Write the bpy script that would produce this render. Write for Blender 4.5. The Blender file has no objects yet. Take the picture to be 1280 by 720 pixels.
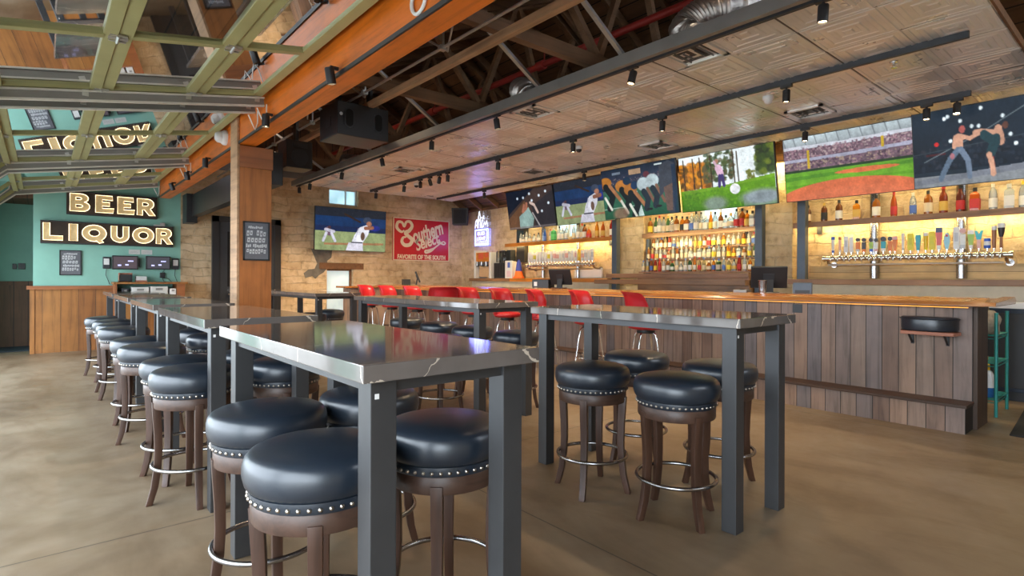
import bpy, bmesh, math, random
import numpy as np
from mathutils import Matrix, Vector
random.seed(7)
rng = np.random.default_rng(5)
PI = math.pi
SC = bpy.context.scene
COL = SC.collection
def R(d): return math.radians(d)

# ------------------------------------------------------------------ mesh builder
class MB:
    def __init__(s): s.v = []; s.f = []; s.m = []; s.cur = 0
    def add(s, vs, fs):
        o = len(s.v); s.v += [tuple(v) for v in vs]
        for f in fs: s.f.append(tuple(o + i for i in f)); s.m.append(s.cur)
        return s
    def box(s, x0, x1, y0, y1, z0, z1):
        return s.add([(x0,y0,z0),(x1,y0,z0),(x1,y1,z0),(x0,y1,z0),(x0,y0,z1),(x1,y0,z1),(x1,y1,z1),(x0,y1,z1)],
                     [(0,3,2,1),(4,5,6,7),(0,1,5,4),(1,2,6,5),(2,3,7,6),(3,0,4,7)])
    def cbox(s, c, d): return s.box(c[0]-d[0]/2,c[0]+d[0]/2,c[1]-d[1]/2,c[1]+d[1]/2,c[2]-d[2]/2,c[2]+d[2]/2)
    def bar(s, a, b, w, h, up=(0,0,1)):
        a = Vector(a); b = Vector(b); t = (b-a).normalized(); u = Vector(up)
        sd = t.cross(u)
        if sd.length < 1e-4: sd = t.cross(Vector((1,0,0)))
        sd.normalize(); u = sd.cross(t).normalized()
        vs = []
        for p in (a, b):
            for i, j in ((-1,-1),(1,-1),(1,1),(-1,1)): vs.append(p + sd*(i*w/2) + u*(j*h/2))
        return s.add(vs, [(3,2,1,0),(4,5,6,7),(0,1,5,4),(1,2,6,5),(2,3,7,6),(3,0,4,7)])
    def tube(s, pts, r, n=8, closed=False, cap=True):
        pts = [Vector(p) for p in pts]; N = len(pts)
        rs = r if isinstance(r, (list, tuple)) else [r]*N
        prev = None; rings = []
        for i, p in enumerate(pts):
            if closed: t = pts[(i+1)%N] - pts[i-1]
            else: t = pts[min(i+1,N-1)] - pts[max(i-1,0)]
            t.normalize()
            if prev is None:
                a = Vector((0,0,1)) if abs(t.z) < .9 else Vector((1,0,0))
                u = t.cross(a).normalized()
            else:
                u = prev - t*prev.dot(t); u.normalize()
            prev = u; w = t.cross(u)
            rings.append([p + (u*math.cos(2*PI*k/n) + w*math.sin(2*PI*k/n))*rs[i] for k in range(n)])
        vs = [v for rg in rings for v in rg]; fs = []
        for i in range(N if closed else N-1):
            j = (i+1) % N
            for k in range(n):
                l = (k+1) % n
                fs.append((i*n+k, i*n+l, j*n+l, j*n+k))
        if cap and not closed:
            fs.append(tuple(range(n))[::-1]); fs.append(tuple((N-1)*n+k for k in range(n)))
        return s.add(vs, fs)
    def cyl(s, a, b, r, r2=None, n=16): return s.tube([a, b], [r, r if r2 is None else r2], n)
    def lathe(s, prof, n=24, c=(0,0,0), a0=0, sx=1, sy=1):
        vs = []; m = len(prof)
        for r, z in prof:
            for k in range(n):
                a = a0 + 2*PI*k/n
                vs.append((c[0]+sx*r*math.cos(a), c[1]+sy*r*math.sin(a), c[2]+z))
        fs = []
        for i in range(m-1):
            for k in range(n):
                l = (k+1) % n
                fs.append((i*n+k, i*n+l, (i+1)*n+l, (i+1)*n+k))
        fs.append(tuple(range(n))[::-1]); fs.append(tuple((m-1)*n+k for k in range(n)))
        return s.add(vs, fs)
    def prism(s, poly, a, b, axis=1):
        """poly of 2-D points swept along one axis; the other two axes take the points in order"""
        def P(p, t):
            q = [0,0,0]; o = [i for i in range(3) if i != axis]
            q[o[0]] = p[0]; q[o[1]] = p[1]; q[axis] = t; return tuple(q)
        n = len(poly)
        vs = [P(p,a) for p in poly] + [P(p,b) for p in poly]
        fs = [tuple(range(n)), tuple(range(2*n-1,n-1,-1))]
        for i in range(n):
            j = (i+1) % n; fs.append((i, n+i, n+j, j))
        return s.add(vs, fs)
    def quad(s, a, b, c, d): return s.add([a,b,c,d], [(0,1,2,3)])
    def mesh(s, name, mats, smooth=False, bevel=0, fixn=True):
        me = bpy.data.meshes.new(name); me.from_pydata(s.v, [], s.f)
        for m in (mats if isinstance(mats, (list,tuple)) else [mats]): me.materials.append(m)
        me.polygons.foreach_set('material_index', s.m)
        if fixn or bevel:
            bm = bmesh.new(); bm.from_mesh(me)
            bmesh.ops.recalc_face_normals(bm, faces=bm.faces)
            if bevel:
                es = [e for e in bm.edges if len(e.link_faces)==2 and e.calc_face_angle(0) > .6]
                bmesh.ops.bevel(bm, geom=es, offset=bevel, segments=2, affect='EDGES', profile=.6)
            bm.to_mesh(me); bm.free()
        if smooth:
            me.polygons.foreach_set('use_smooth', [True]*len(me.polygons))
            me.set_sharp_from_angle(angle=R(smooth if smooth > 1 else 40))
        me.update(); return me
    def build(s, name, mats, parent=None, smooth=False, bevel=0, loc=None, rot=None, fixn=True):
        return link(name, s.mesh(name, mats, smooth, bevel, fixn), parent, loc, rot)
def link(name, me, parent=None, loc=None, rot=None):
    o = bpy.data.objects.new(name, me); COL.objects.link(o)
    if parent: o.parent = parent
    if loc: o.location = loc
    if rot: o.rotation_euler = rot
    return o
def thing(name, label, cat, loc=(0,0,0), rz=0, group=None, rot=None):
    o = bpy.data.objects.new(name, None); COL.objects.link(o); o.empty_display_size = .05
    o.location = loc; o.rotation_euler = rot if rot else (0,0,rz)
    return tag(o, label, cat, group)
def tag(o, label, cat, group=None):
    o['label'] = label; o['category'] = cat
    if group: o['group'] = group
    return o
def struct(o): o['kind'] = 'structure'; return o
def copy_tree(o, parent=None):
    c = o.copy(); COL.objects.link(c)
    if parent: c.parent = parent
    for ch in list(o.children): copy_tree(ch, c)
    return c

# ------------------------------------------------------------------ materials
class NT:
    def __init__(s, name):
        s.m = bpy.data.materials.new(name); s.m.use_nodes = True; s.t = s.m.node_tree
        s.b = s.t.nodes['Principled BSDF']; s.out = s.t.nodes['Material Output']
    def n(s, ty, **kw):
        nd = s.t.nodes.new('ShaderNode'+ty)
        for k, v in kw.items():
            if k in nd.inputs: s.set(nd.inputs[k], v)
            else: setattr(nd, k, v)
        return nd
    def set(s, sock, v):
        if isinstance(v, bpy.types.NodeSocket): s.t.links.new(v, sock)
        elif isinstance(v, (tuple,list)) and len(v)==3 and sock.type=='RGBA': sock.default_value = (*v,1)
        else: sock.default_value = v
    def math(s, op, a, b=0.0, c=None):
        nd = s.t.nodes.new('ShaderNodeMath'); nd.operation = op
        s.set(nd.inputs[0], a); s.set(nd.inputs[1], b)
        if c is not None: s.set(nd.inputs[2], c)
        return nd.outputs[0]
    def coord(s): return s.t.nodes.new('ShaderNodeTexCoord').outputs['Object']
    def xyz(s, v=None):
        nd = s.n('SeparateXYZ', Vector=v or s.coord()); return nd.outputs
    def comb(s, x, y, z): return s.n('CombineXYZ', X=x, Y=y, Z=z).outputs[0]
    def scale(s, v, sc): return s.n('Mapping', Vector=v, Scale=sc).outputs[0]
    def noise(s, v, scale, detail=4, rough=.55, dist=0):
        return s.n('TexNoise', Vector=v, Scale=scale, Detail=detail, Roughness=rough, Distortion=dist).outputs[0]
    def ramp(s, f, stops):
        nd = s.n('ValToRGB', Fac=f); e = nd.color_ramp.elements
        while len(e) < len(stops): e.new(.5)
        for i, (p, c) in enumerate(stops):
            e[i].position = p; e[i].color = (*c,1) if isinstance(c,(tuple,list)) else (c,c,c,1)
        return nd.outputs[0]
    def mix(s, f, a, b, mode='MIX'):
        nd = s.t.nodes.new('ShaderNodeMix'); nd.data_type = 'RGBA'; nd.blend_type = mode
        s.set(nd.inputs[0], f); s.set(nd.inputs[6], a); s.set(nd.inputs[7], b); return nd.outputs[2]
    def bump(s, h, strength=.3, dist=.01):
        s.set(s.b.inputs['Normal'], s.n('Bump', Height=h, Strength=strength, Distance=dist).outputs[0])
    def p(s, **kw):
        for k, v in kw.items(): s.set(s.b.inputs[k.replace('_',' ')], v)
        return s.m
def flat(name, col, rough=.5, metal=0, var=.12, vs=6, bump=0, **kw):
    t = NT(name); c = t.coord(); f = t.noise(c, vs, 5)
    lo = tuple(x*(1-var) for x in col); hi = tuple(min(1,x*(1+var)) for x in col)
    t.p(Base_Color=t.ramp(f, [(.3,lo),(.7,hi)]), Roughness=rough, Metallic=metal, **kw)
    if bump: t.bump(t.noise(c, vs*12, 3), bump, .004)
    return t.m
def emit(name, col, st, base=None):
    t = NT(name)
    return t.p(Base_Color=base or col, Emission_Color=col, Emission_Strength=st, Roughness=.5)
def wood(name, cols, grain='z', rough=.5, plank=None, width=.14, gap=.012, gscale=9, bump=.25, offs=0, coat=0, knots=False):
    """planks run along `grain`; plank = axis that counts the boards"""
    t = NT(name); c = t.coord(); x = t.xyz(c); ax = dict(x=0,y=1,z=2)
    sc = [gscale]*3; sc[ax[grain]] = gscale*.07
    if plank:
        q = t.math('DIVIDE', t.math('ADD', x[ax[plank]], offs), width); i = t.math('FLOOR', q); fr = t.math('FRACT', q)
        wn = t.n('TexWhiteNoise', noise_dimensions='1D', W=i)
        r = wn.outputs['Value']
        v = t.n('VectorMath', operation='ADD'); t.set(v.inputs[0], t.scale(c, sc)); t.set(v.inputs[1], t.comb(t.math('MULTIPLY', r, 37.), t.math('MULTIPLY', r, 91.), 0.))
        vec = v.outputs[0]
    else: vec = t.scale(c, sc); r = t.noise(c, .7)
    g = t.noise(vec, 3.5, 8, .62, .6)
    n = len(cols)
    base = t.ramp(r, [(i/max(n-1,1)*.9+.05, k) for i, k in enumerate(cols)])
    dark = t.ramp(g, [(.25,.42),(.5,.85),(.75,1.15 if False else 1.)])
    col = t.mix(1., base, dark, 'MULTIPLY')
    blot = t.ramp(t.noise(c, 2.6, 4), [(.3,.6),(.65,1.)])
    col = t.mix(.7, col, blot, 'MULTIPLY')
    h = g
    if plank:
        e = t.math('MINIMUM', fr, t.math('SUBTRACT', 1., fr))
        line = t.math('LESS_THAN', e, gap/width*.5)
        col = t.mix(line, col, (.012,.009,.006))
        h = t.math('SUBTRACT', g, t.math('MULTIPLY', line, 2.))
    t.p(Base_Color=col, Roughness=rough, Coat_Weight=coat, Coat_Roughness=.12)
    t.bump(h, bump, .006)
    return t.m
def stone(name, a, cols, mortar, bw=.52, rh=.155):
    t = NT(name); c = t.coord(); x = t.xyz(c)
    nz = t.n('TexNoise', Vector=c, Scale=2.3, Detail=4)
    off = t.xyz(nz.outputs['Color'])
    u = t.math('ADD', x[a], t.math('MULTIPLY', off[0], .28)); w = t.math('ADD', x[2], t.math('MULTIPLY', off[1], .17))
    br = t.n('TexBrick', Vector=t.comb(u, w, 0.), Scale=1., Color1=cols[0], Color2=cols[1], Mortar=mortar)
    br.offset = .42; br.squash = .7; br.squash_frequency = 3
    t.set(br.inputs['Mortar Size'], .009); t.set(br.inputs['Brick Width'], bw); t.set(br.inputs['Row Height'], rh); t.set(br.inputs['Mortar Smooth'], .5)
    t.set(br.inputs['Bias'], -.1)
    n1 = t.noise(c, 5.5, 8, .68); n2 = t.noise(c, 1.3, 4)
    col = t.mix(.75, br.outputs['Color'], t.ramp(n1, [(.30,(.36,.27,.18)),(.45,(.82,.76,.68)),(.62,(1.,1.,1.))]), 'MULTIPLY')
    col = t.mix(.5, col, t.ramp(n2, [(.3,(.55,.45,.33)),(.65,(1.,.98,.92))]), 'MULTIPLY')
    t.p(Base_Color=col, Roughness=.9)
    h = t.math('ADD', t.math('MULTIPLY', br.outputs['Fac'], -1.1), t.math('MULTIPLY', n1, 1.6))
    t.bump(h, .9, .03); return t.m

def m_concrete():
    t = NT('polished_concrete'); c = t.coord(); x = t.xyz(c)
    n1 = t.noise(c, .75, 5, .6, .4); n2 = t.noise(c, 5., 8, .7); n3 = t.noise(t.scale(c,(1.,.35,1.)), 1.9, 6, .65, 1.)
    col = t.ramp(n1, [(.3,(.165,.112,.066)),(.5,(.235,.172,.11)),(.72,(.30,.24,.17))])
    col = t.mix(.55, col, t.ramp(n2, [(.3,(.72,.68,.62)),(.7,(1.,1.,1.))]), 'MULTIPLY')
    col = t.mix(.6, col, t.ramp(n3, [(.36,(.55,.47,.36)),(.56,(1.,1.,1.))]), 'MULTIPLY')
    def joint(a, at):
        q = t.math('ABSOLUTE', t.math('SUBTRACT', t.math('FRACT', t.math('ADD', t.math('DIVIDE', t.math('SUBTRACT', x[a], at), 3.6), .5)), .5))
        return t.math('LESS_THAN', q, .0011)
    j = t.math('MAXIMUM', joint(0, 2.03), joint(1, 3.33))
    col = t.mix(t.math('MULTIPLY', j, .8), col, (.03,.025,.02))
    t.p(Base_Color=col, Roughness=t.ramp(n2, [(.3,.3),(.7,.52)]))
    t.bump(t.math('SUBTRACT', n2, t.math('MULTIPLY', j, 3.)), .06, .01); return t.m
def m_tin():
    t = NT('pressed_tin'); c = t.coord()
    t.p(Base_Color=t.ramp(t.noise(c, 1.6, 5), [(.3,(.76,.74,.69)),(.7,(.90,.88,.85))]), Metallic=.5, Roughness=t.ramp(t.noise(c,3.,4),[(.3,.26),(.7,.38)]))
    t.bump(t.noise(c, 7., 2), .05, .01); return t.m
def m_quartz():
    t = NT('grey_quartz'); c = t.coord()
    x = t.xyz(c)
    wob = t.noise(c, 1.3, 2); wob2 = t.noise(c, 9., 4)
    q = t.math('ADD', t.math('DIVIDE', x[1], .46), t.math('ADD', t.math('MULTIPLY', wob, 1.1), t.math('MULTIPLY', wob2, .16)))
    q = t.math('ABSOLUTE', t.math('SUBTRACT', t.math('FRACT', t.math('ADD', q, t.math('MULTIPLY', x[0], -.35))), .5))
    vein = t.math('LESS_THAN', q, t.ramp(t.noise(c, 4., 3), [(.35,.0),(.7,.010)]))
    n = t.noise(c, 3., 6)
    col = t.mix(vein, t.ramp(n, [(.3,(.10,.085,.076)),(.7,(.16,.138,.126))]), (.50,.42,.34))
    t.p(Base_Color=col, Roughness=.07, Specular_IOR_Level=.7); return t.m
def m_glass(name, tint=(1,1,1), fr=1.5, boost=1.0, gloss=(.9,.92,.95)):
    t = NT(name); nt = t.t
    f = t.n('Fresnel', IOR=fr).outputs[0]
    fac = t.math('MINIMUM', t.math('MULTIPLY', f, boost), 1.)
    a = t.n('BsdfTransparent', Color=tint); g = t.n('BsdfGlossy', Color=gloss, Roughness=.02)
    mx = t.n('MixShader'); t.set(mx.inputs[0], fac); nt.links.new(a.outputs[0], mx.inputs[1]); nt.links.new(g.outputs[0], mx.inputs[2])
    nt.links.new(mx.outputs[0], t.out.inputs[0]); return t.m
_bg = {}
def bottle_glass(col, alpha):
    k = (col, alpha)
    if k not in _bg:
        t = NT('bottle_glass'); nt = t.t
        f = t.n('Fresnel', IOR=1.45).outputs[0]
        a = t.n('BsdfTransparent', Color=tuple(min(1,c*1.0) for c in col))
        d = t.n('BsdfDiffuse', Color=col); g = t.n('BsdfGlossy', Color=(.9,.9,.9), Roughness=.06)
        m1 = t.n('MixShader'); t.set(m1.inputs[0], alpha); nt.links.new(a.outputs[0], m1.inputs[1]); nt.links.new(d.outputs[0], m1.inputs[2])
        m2 = t.n('MixShader'); t.set(m2.inputs[0], f); nt.links.new(m1.outputs[0], m2.inputs[1]); nt.links.new(g.outputs[0], m2.inputs[2])
        nt.links.new(m2.outputs[0], t.out.inputs[0]); _bg[k] = t.m
    return _bg[k]
_pc = {}
def paint(col, rough=.4, metal=0):
    k = (col, rough, metal)
    if k not in _pc: _pc[k] = flat('painted_surface', col, rough, metal, .06, 20)
    return _pc[k]

MT = {}
MT['floor'] = m_concrete(); MT['tin'] = m_tin(); MT['quartz'] = m_quartz()
MT['stone_y'] = stone('limestone_far', 0, ((.82,.66,.46),(.66,.49,.31)), (.74,.60,.42))
MT['stone_x'] = stone('limestone_bar', 1, ((.84,.68,.46),(.68,.51,.31)), (.76,.62,.42))
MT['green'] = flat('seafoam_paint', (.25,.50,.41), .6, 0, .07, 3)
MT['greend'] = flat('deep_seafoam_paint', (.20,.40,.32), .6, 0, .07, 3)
MT['wains'] = wood('knotty_pine', [(.40,.155,.035),(.47,.20,.05),(.33,.12,.028)], 'z', .5, 'x', .24, .005, 5, bump=.3)
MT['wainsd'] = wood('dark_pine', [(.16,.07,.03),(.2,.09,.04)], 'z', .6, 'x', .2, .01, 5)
MT['beam'] = wood('orange_fir', [(.84,.18,.009),(.92,.22,.012)], 'y', .42, None, gscale=5, bump=.2, coat=.15)
MT['post'] = wood('fir_post', [(.54,.19,.045),(.46,.15,.035)], 'z', .5, None, gscale=5)
MT['cap'] = wood('fir_capital', [(.36,.12,.04),(.42,.15,.05)], 'x', .5, None, gscale=5)
MT['deck'] = wood('roof_deck', [(.17,.085,.04),(.25,.125,.06),(.12,.06,.03)], 'y', .8, 'x', .18, .012, 4)
MT['rafter'] = wood('rafter_wood', [(.20,.105,.05),(.27,.14,.07)], 'x', .75, None, gscale=5)
MT['purlin'] = wood('purlin_wood', [(.62,.37,.20),(.55,.31,.16)], 'y', .65, None, gscale=5)
MT['brownwd'] = wood('header_wood', [(.2,.09,.035),(.27,.12,.045)], 'y', .65, None, gscale=5)
MT['shelfwd'] = wood('shelf_wood', [(.33,.16,.075),(.40,.20,.09)], 'y', .45, None, gscale=5)
MT['shelfor'] = wood('amber_shelf_wood', [(.78,.27,.03),(.70,.23,.025)], 'y', .4, None, gscale=5)
MT['bartop'] = wood('varnished_bar_top', [(.50,.19,.045),(.42,.15,.04)], 'y', .22, None, gscale=4, bump=.08, coat=.6)
MT['barplank'] = wood('reclaimed_planks', [(.27,.17,.125),(.42,.285,.215),(.25,.215,.215),(.48,.30,.20),(.34,.25,.20)], 'z', .55, 'y', .135, .006, 5.5, .3)
MT['bardark'] = wood('dark_step_wood', [(.07,.035,.02),(.09,.045,.025)], 'y', .5, None, gscale=5)
MT['barend'] = wood('bar_end_wood', [(.075,.04,.024),(.1,.055,.03)], 'z', .5, 'x', .2, .006, 5)
MT['legwood'] = wood('walnut_leg', [(.075,.034,.02),(.1,.045,.026)], 'z', .38, None, gscale=7, bump=.1)
MT['apron'] = wood('walnut_apron', [(.085,.045,.03),(.11,.055,.036)], 'x', .4, None, gscale=6, bump=.1)
MT['steel'] = flat('painted_table_steel', (.062,.062,.064), .40, .45, .1, 5)
MT['gsteel'] = flat('grey_channel_steel', (.28,.27,.255), .45, .6, .1, 4)
MT['chrome'] = flat('chrome', (.75,.74,.72), .14, 1, .05, 8)
MT['dchrome'] = flat('worn_foot_ring_metal', (.36,.35,.35), .25, 1, .2, 9)
MT['galv'] = flat('galvanised_metal', (.6,.6,.6), .35, .9, .12, 10)
MT['foil'] = flat('flex_duct_foil', (.50,.46,.43), .3, .9, .2, 14, .5)
MT['leather'] = flat('navy_black_vinyl', (.014,.021,.032), .33, 0, .15, 5, .05, Specular_IOR_Level=.8)
MT['brass'] = flat('antique_nailhead', (.45,.40,.34), .3, 1, .1, 9)
MT['red'] = flat('red_vinyl', (.43,.012,.02), .30, 0, .12, 5, .04)
MT['black'] = flat('black_plastic', (.02,.02,.022), .42, 0, .1, 6)
MT['dgrey'] = flat('charcoal_metal', (.045,.048,.055), .45, .4, .1, 6)
MT['bluegrey'] = flat('blue_grey_steel_post', (.10,.12,.145), .5, .4, .1, 5)
MT['white'] = flat('white_paint', (.75,.74,.72), .5, 0, .04, 6)
MT['paper'] = flat('printed_paper', (.62,.61,.58), .7, 0, .06, 20)
MT['olive'] = flat('olive_door_frame', (.40,.38,.17), .42, .1, .08, 4)
MT['alu'] = flat('door_track_metal', (.72,.70,.64), .4, .35, .12, 6)
MT['glass'] = m_glass('door_glass', (.80,.84,.83), 1.6, 2.2)
MT['pane'] = m_glass('window_glass', (.9,.97,.98), 1.45, 1.)
MT['redpipe'] = flat('red_pipe_paint', (.36,.03,.022), .45, 0, .1, 5)
MT['gpipe'] = flat('conduit', (.55,.55,.53), .35, .8, .08, 8)
MT['bulb'] = emit('spot_lens', (1,.72,.38), 28)
MT['tealwire'] = flat('teal_wire_rack', (.03,.27,.24), .4, .2, .1, 6)
MT['salmon'] = wood('salmon_bracket_wood', [(.50,.2,.12),(.44,.17,.1)], 'y', .5, None, gscale=5)
MT['rust'] = flat('rusty_sign_steel', (.045,.03,.022), .6, .3, .35, 5, .2)
MT['cream'] = flat('lit_cream_enamel', (.58,.44,.23), .5, 0, .3, 7, Emission_Color=(.9,.62,.28,1), Emission_Strength=.10)  # faint emission stands in for tube light on the letter faces
MT['tube'] = emit('warm_neon_tube', (1,.80,.50), 2.2)
MT['led'] = emit('warm_led_strip', (1,.74,.32), 12)
MT['ledbar'] = emit('bar_rope_light', (1,.42,.08), .9)
MT['nblue'] = emit('blue_neon', (.12,.16,1), 9)
MT['nwhite'] = emit('white_neon', (.80,.86,1), 1.0)
MT['mat'] = flat('black_rubber_mat', (.012,.013,.015), .8, 0, .2, 30, .3)
MT['rpanel'] = wood('weathered_backbar_boards', [(.52,.40,.24),(.78,.55,.27),(.56,.44,.29),(.85,.62,.33)], 'y', .7, 'z', .115, .004, 4)

# ------------------------------------------------------------------ room shell
YF, XB, ZC = 12.25, 8.55, 3.15
XL, YN = -1.0, -3.2
struct(MB().box(XL-.3, XB+.3, YN, 15.2, -.2, 0).build('floor', MT['floor']))
# far wall: seafoam part with pine wainscot, then limestone
struct(MB().box(-.12, 2.02, YF, 13.7, 0, 3.25).build('wall_far', MT['green']))
b = MB()
def wall_holes(b, x0, x1, z0, z1, holes, y0, y1):
    xs = sorted({x0, x1, *[h[0] for h in holes], *[h[1] for h in holes]}); zs = sorted({z0, z1, *[h[2] for h in holes], *[h[3] for h in holes]})
    for i in range(len(xs)-1):
        for j in range(len(zs)-1):
            cx, cz = (xs[i]+xs[i+1])/2, (zs[j]+zs[j+1])/2
            if not any(h[0] < cx < h[1] and h[2] < cz < h[3] for h in holes): b.box(xs[i], xs[i+1], y0, y1, zs[j], zs[j+1])
wall_holes(b, 2.02, 8.9, 0, 3.42, [(4.93,5.62,2.94,3.32),(4.88,5.5,.42,1.48)], YF, YF+.4)
struct(b.build('wall_far', MT['stone_y']))
struct(MB().box(1.7, 8.9, YF-.06, YF+.4, 3.42, 3.62).build('trim_1', MT['gsteel']))
struct(MB().prism([(XL,3.0),(1.7,3.2),(1.7,3.62),(8.9,3.62),(5.2,5.35),(1.7,3.75),(XL,3.2)], YF+.1, YF+.4, 1).build('wall_far_gable', MT['deck']))
struct(MB().box(-.16, .96, YF-.025, YF, 0, 1.07).box(-.16,-.1,YF-.04,YF,0,1.07).build('wall_far_wainscot', MT['wains']))
struct(MB().box(-.2, .96, YF-.07, YF, 1.07, 1.13).build('trim_2', MT['cap']))
# recess at the left end
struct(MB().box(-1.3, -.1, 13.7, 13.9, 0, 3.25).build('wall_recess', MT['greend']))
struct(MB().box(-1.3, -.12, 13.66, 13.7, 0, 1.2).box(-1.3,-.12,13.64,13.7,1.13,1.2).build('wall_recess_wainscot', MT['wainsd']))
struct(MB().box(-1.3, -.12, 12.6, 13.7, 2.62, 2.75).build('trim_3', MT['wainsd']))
# bar wall: limestone with window openings and two projecting piers
b = MB()
def wall_holes_x(b, y0, y1, z0, z1, holes, x0, x1):
    c = MB(); wall_holes(c, y0, y1, z0, z1, holes, x0, x1)
    b.add([(v[1], v[0], v[2]) for v in c.v], c.f)
wall_holes_x(b, YN, YF, 0, 3.0, [(8.05,8.75,2.16,2.75),(4.55,5.25,2.1,2.75)], XB, XB+.4)
struct(b.build('wall_right', MT['stone_x']))
struct(MB().box(8.32, XB, 6.2, 6.76, 0, 2.98).build('wall_right_pier', MT['stone_x']))
struct(MB().box(8.25, XB, 3.55, 3.98, 0, 2.98).build('wall_right_pier', MT['stone_x']))
struct(MB().box(XB-.04, XB+.3, YN, YF, 3.0, 3.06).build('trim_4', MT['brownwd']))
struct(MB().box(XL-.3, XB+.3, YN-.2, YN, 0, 3.6).build('wall_near', MT['stone_y']))
# left wall: piers and header round the garage door openings and one added opening
bays = [(-2.6,1.45),(1.62,5.5),(5.62,8.95),(9.07,11.95)]  # first bay is an unseen opening added to light the foreground
b = MB(); prev = YN
for y0, y1 in bays: b.box(XL-.25, XL, prev, y0, 0, 2.45); prev = y1
b.box(XL-.25, XL, prev, 13.9, 0, 2.45); b.box(XL-.25, XL, YN, 13.9, 2.45, 3.1)
struct(b.build('wall_left', MT['green']))
# ground outside the open doors
struct(MB().box(-14, XL-.25, -8, 20, -.25, -.05).build('ground', flat('outside_paving', (.46,.44,.41), .8, 0, .15, 2)))
# roof deck in two pitches + far slope
b = MB()
def slab(b, x0, z0, x1, z1, t, y0, y1): b.prism([(x0,z0),(x1,z1),(x1,z1+t),(x0,z0+t)], y0, y1, 1)
slab(b, XL-.3, 2.86, 1.70, 3.32, .08, YN, 13.9); slab(b, 1.70, 3.62, 5.2, 5.15, .08, YN, YF+.3); slab(b, 5.2, 5.15, 8.95, 2.87, .08, YN, YF+.3)
b.box(1.70, 1.78, YN, YF+.1, 3.3, 3.64)
struct(b.build('ceiling_roof_deck', MT['deck']))
for i in range(20):
    y = -.6 + i*.66
    o = MB().prism([(1.8,3.5),(5.2,4.98),(5.2,5.12),(1.8,3.64)], y, y+.05, 1).prism([(5.2,4.98),(8.5,2.985),(8.5,3.115),(5.2,5.12)], y, y+.05, 1).build('rafter', MT['rafter'])
    tag(o, 'dark brown timber rafter under the pitched roof deck above the bar ceiling', 'rafter', 'rafters under the roof deck')
# pressed tin ceiling over the bar
b = MB(); nx, ny = 7, 20; px, py_ = (7.6-3.82)/nx, 10.5/ny
RG = [(.5,0,0),(.488,0,0),(.478,.009,0),(.44,.009,0),(.43,.003,0),(.37,.003,0),(.355,.011,0),(.30,.011,0),(.285,.004,0),(.21,.004,0),(.195,.012,0),(.14,.012,0),(.125,.006,0),(.07,.006,0),(.05,.014,0)]
hz = rng.normal(0, .003, (nx+1, ny+1))
for i in range(nx):
    for j in range(ny):
        vs = []; tx, ty = rng.normal(0,.0035,2); pil = rng.uniform(.001,.007)
        for q, dz, _ in RG:
            for sx, sy in ((-1,-1),(1,-1),(1,1),(-1,1),):
                for k in range(5):                       # five points along each side of the ring
                    f = k/5; ex, ey = [(f*2-1,-1),(1,f*2-1),(1-f*2,1),(-1,1-f*2)][((-1,-1),(1,-1),(1,1),(-1,1)).index((sx,sy))]
                    u, v = .5+ex*q, .5+ey*q
                    z = hz[i,j]*(1-u)*(1-v)+hz[i+1,j]*u*(1-v)+hz[i+1,j+1]*u*v+hz[i,j+1]*(1-u)*v
                    vs.append((3.82+(i+u)*px, .8+(j+v)*py_, ZC+z-dz*.8+pil*math.sin(PI*u)*math.sin(PI*v)*1.2+(u-.5)*tx*(abs(q-.5)>.01)+(v-.5)*ty*(abs(q-.5)>.01)))
        n = len(RG); fs = [(a*20+k, a*20+(k+1)%20, a*20+20+(k+1)%20, a*20+20+k) for a in range(n-1) for k in range(20)] + [tuple(range((n-1)*20, n*20))]
        b.add(vs, fs)
b.cur = 1
for i in range(0, nx+1): b.box(3.82+i*px-.004, 3.82+i*px+.004, .8, 11.3, ZC-.003, ZC+.004)
for j in range(0, ny+1, 2): b.box(3.82, 7.6, .8+j*py_-.006, .8+j*py_+.006, ZC-.004, ZC+.004)
b.cur = 2; b.box(3.83, 7.6, .8, 11.3, ZC+.024, ZC+.05).box(7.58,7.61,.8,11.3,ZC-.01,ZC+.05).box(3.82,7.61,.785,.80,ZC-.012,ZC+.05)
struct(b.build('ceiling', [MT['tin'], flat('tin_seam',(.10,.08,.06),.5), MT['brownwd']], smooth=25))

# ------------------------------------------------------------------ beam, post, steel
o = thing('timber_beam', 'long orange-stained timber beam running over the post beside the glass doors', 'beam', (1.685,6.4,2.70))
MB().box(-.085,.085,-7.4,5.3,0,.62).build('beam_timber', MT['beam'], o, bevel=.006)
MB().box(-.10,-.085,-7.4,-.0,.0,.028).build('wire_raceway', MT['black'], o); MB().box(-.10,-.085,.29,5.3,.0,.028).build('wire_raceway', MT['black'], o)
o = thing('timber_post', 'square brown timber post with a capital holding up the orange beam', 'post', (1.765,6.54,0))
MB().box(-.165,.165,-.13,.13,0,2.46).build('post_shaft', MT['post'], o, bevel=.006)
MB().box(-.165,.175,-.145,.145,2.46,2.69).build('post_capital', MT['cap'], o, bevel=.005)
MB().box(-.19,-.166,-.135,.135,.1,3.0).build('side_board', MT['purlin'], o, bevel=.003)
MB().box(-.17,.18,-.15,.15,0,.10).build('post_base', MT['cap'], o, bevel=.004)
o = thing('black_steel_beam', 'matte black steel beam with end block behind the orange beam near far wall', 'beam', (2.2,9.8,2.42))
MB().box(-.07,.07,-2.7,2.4,0,.40).build('beam_web', MT['black'], o, bevel=.004)
MB().box(-.16,.02,2.0,2.38,-.12,.42).build('end_block', MT['black'], o, bevel=.004)
o = thing('round_wall_light', 'round white bulkhead light on the orange beam just behind the post', 'wall light', (1.6,6.97,2.87))
MB().lathe([(.0,0),(.085,0),(.085,.03),(.07,.05)], 20).build('light_base', MT['white'], o, smooth=True, rot=(0,R(-90),0))
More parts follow.
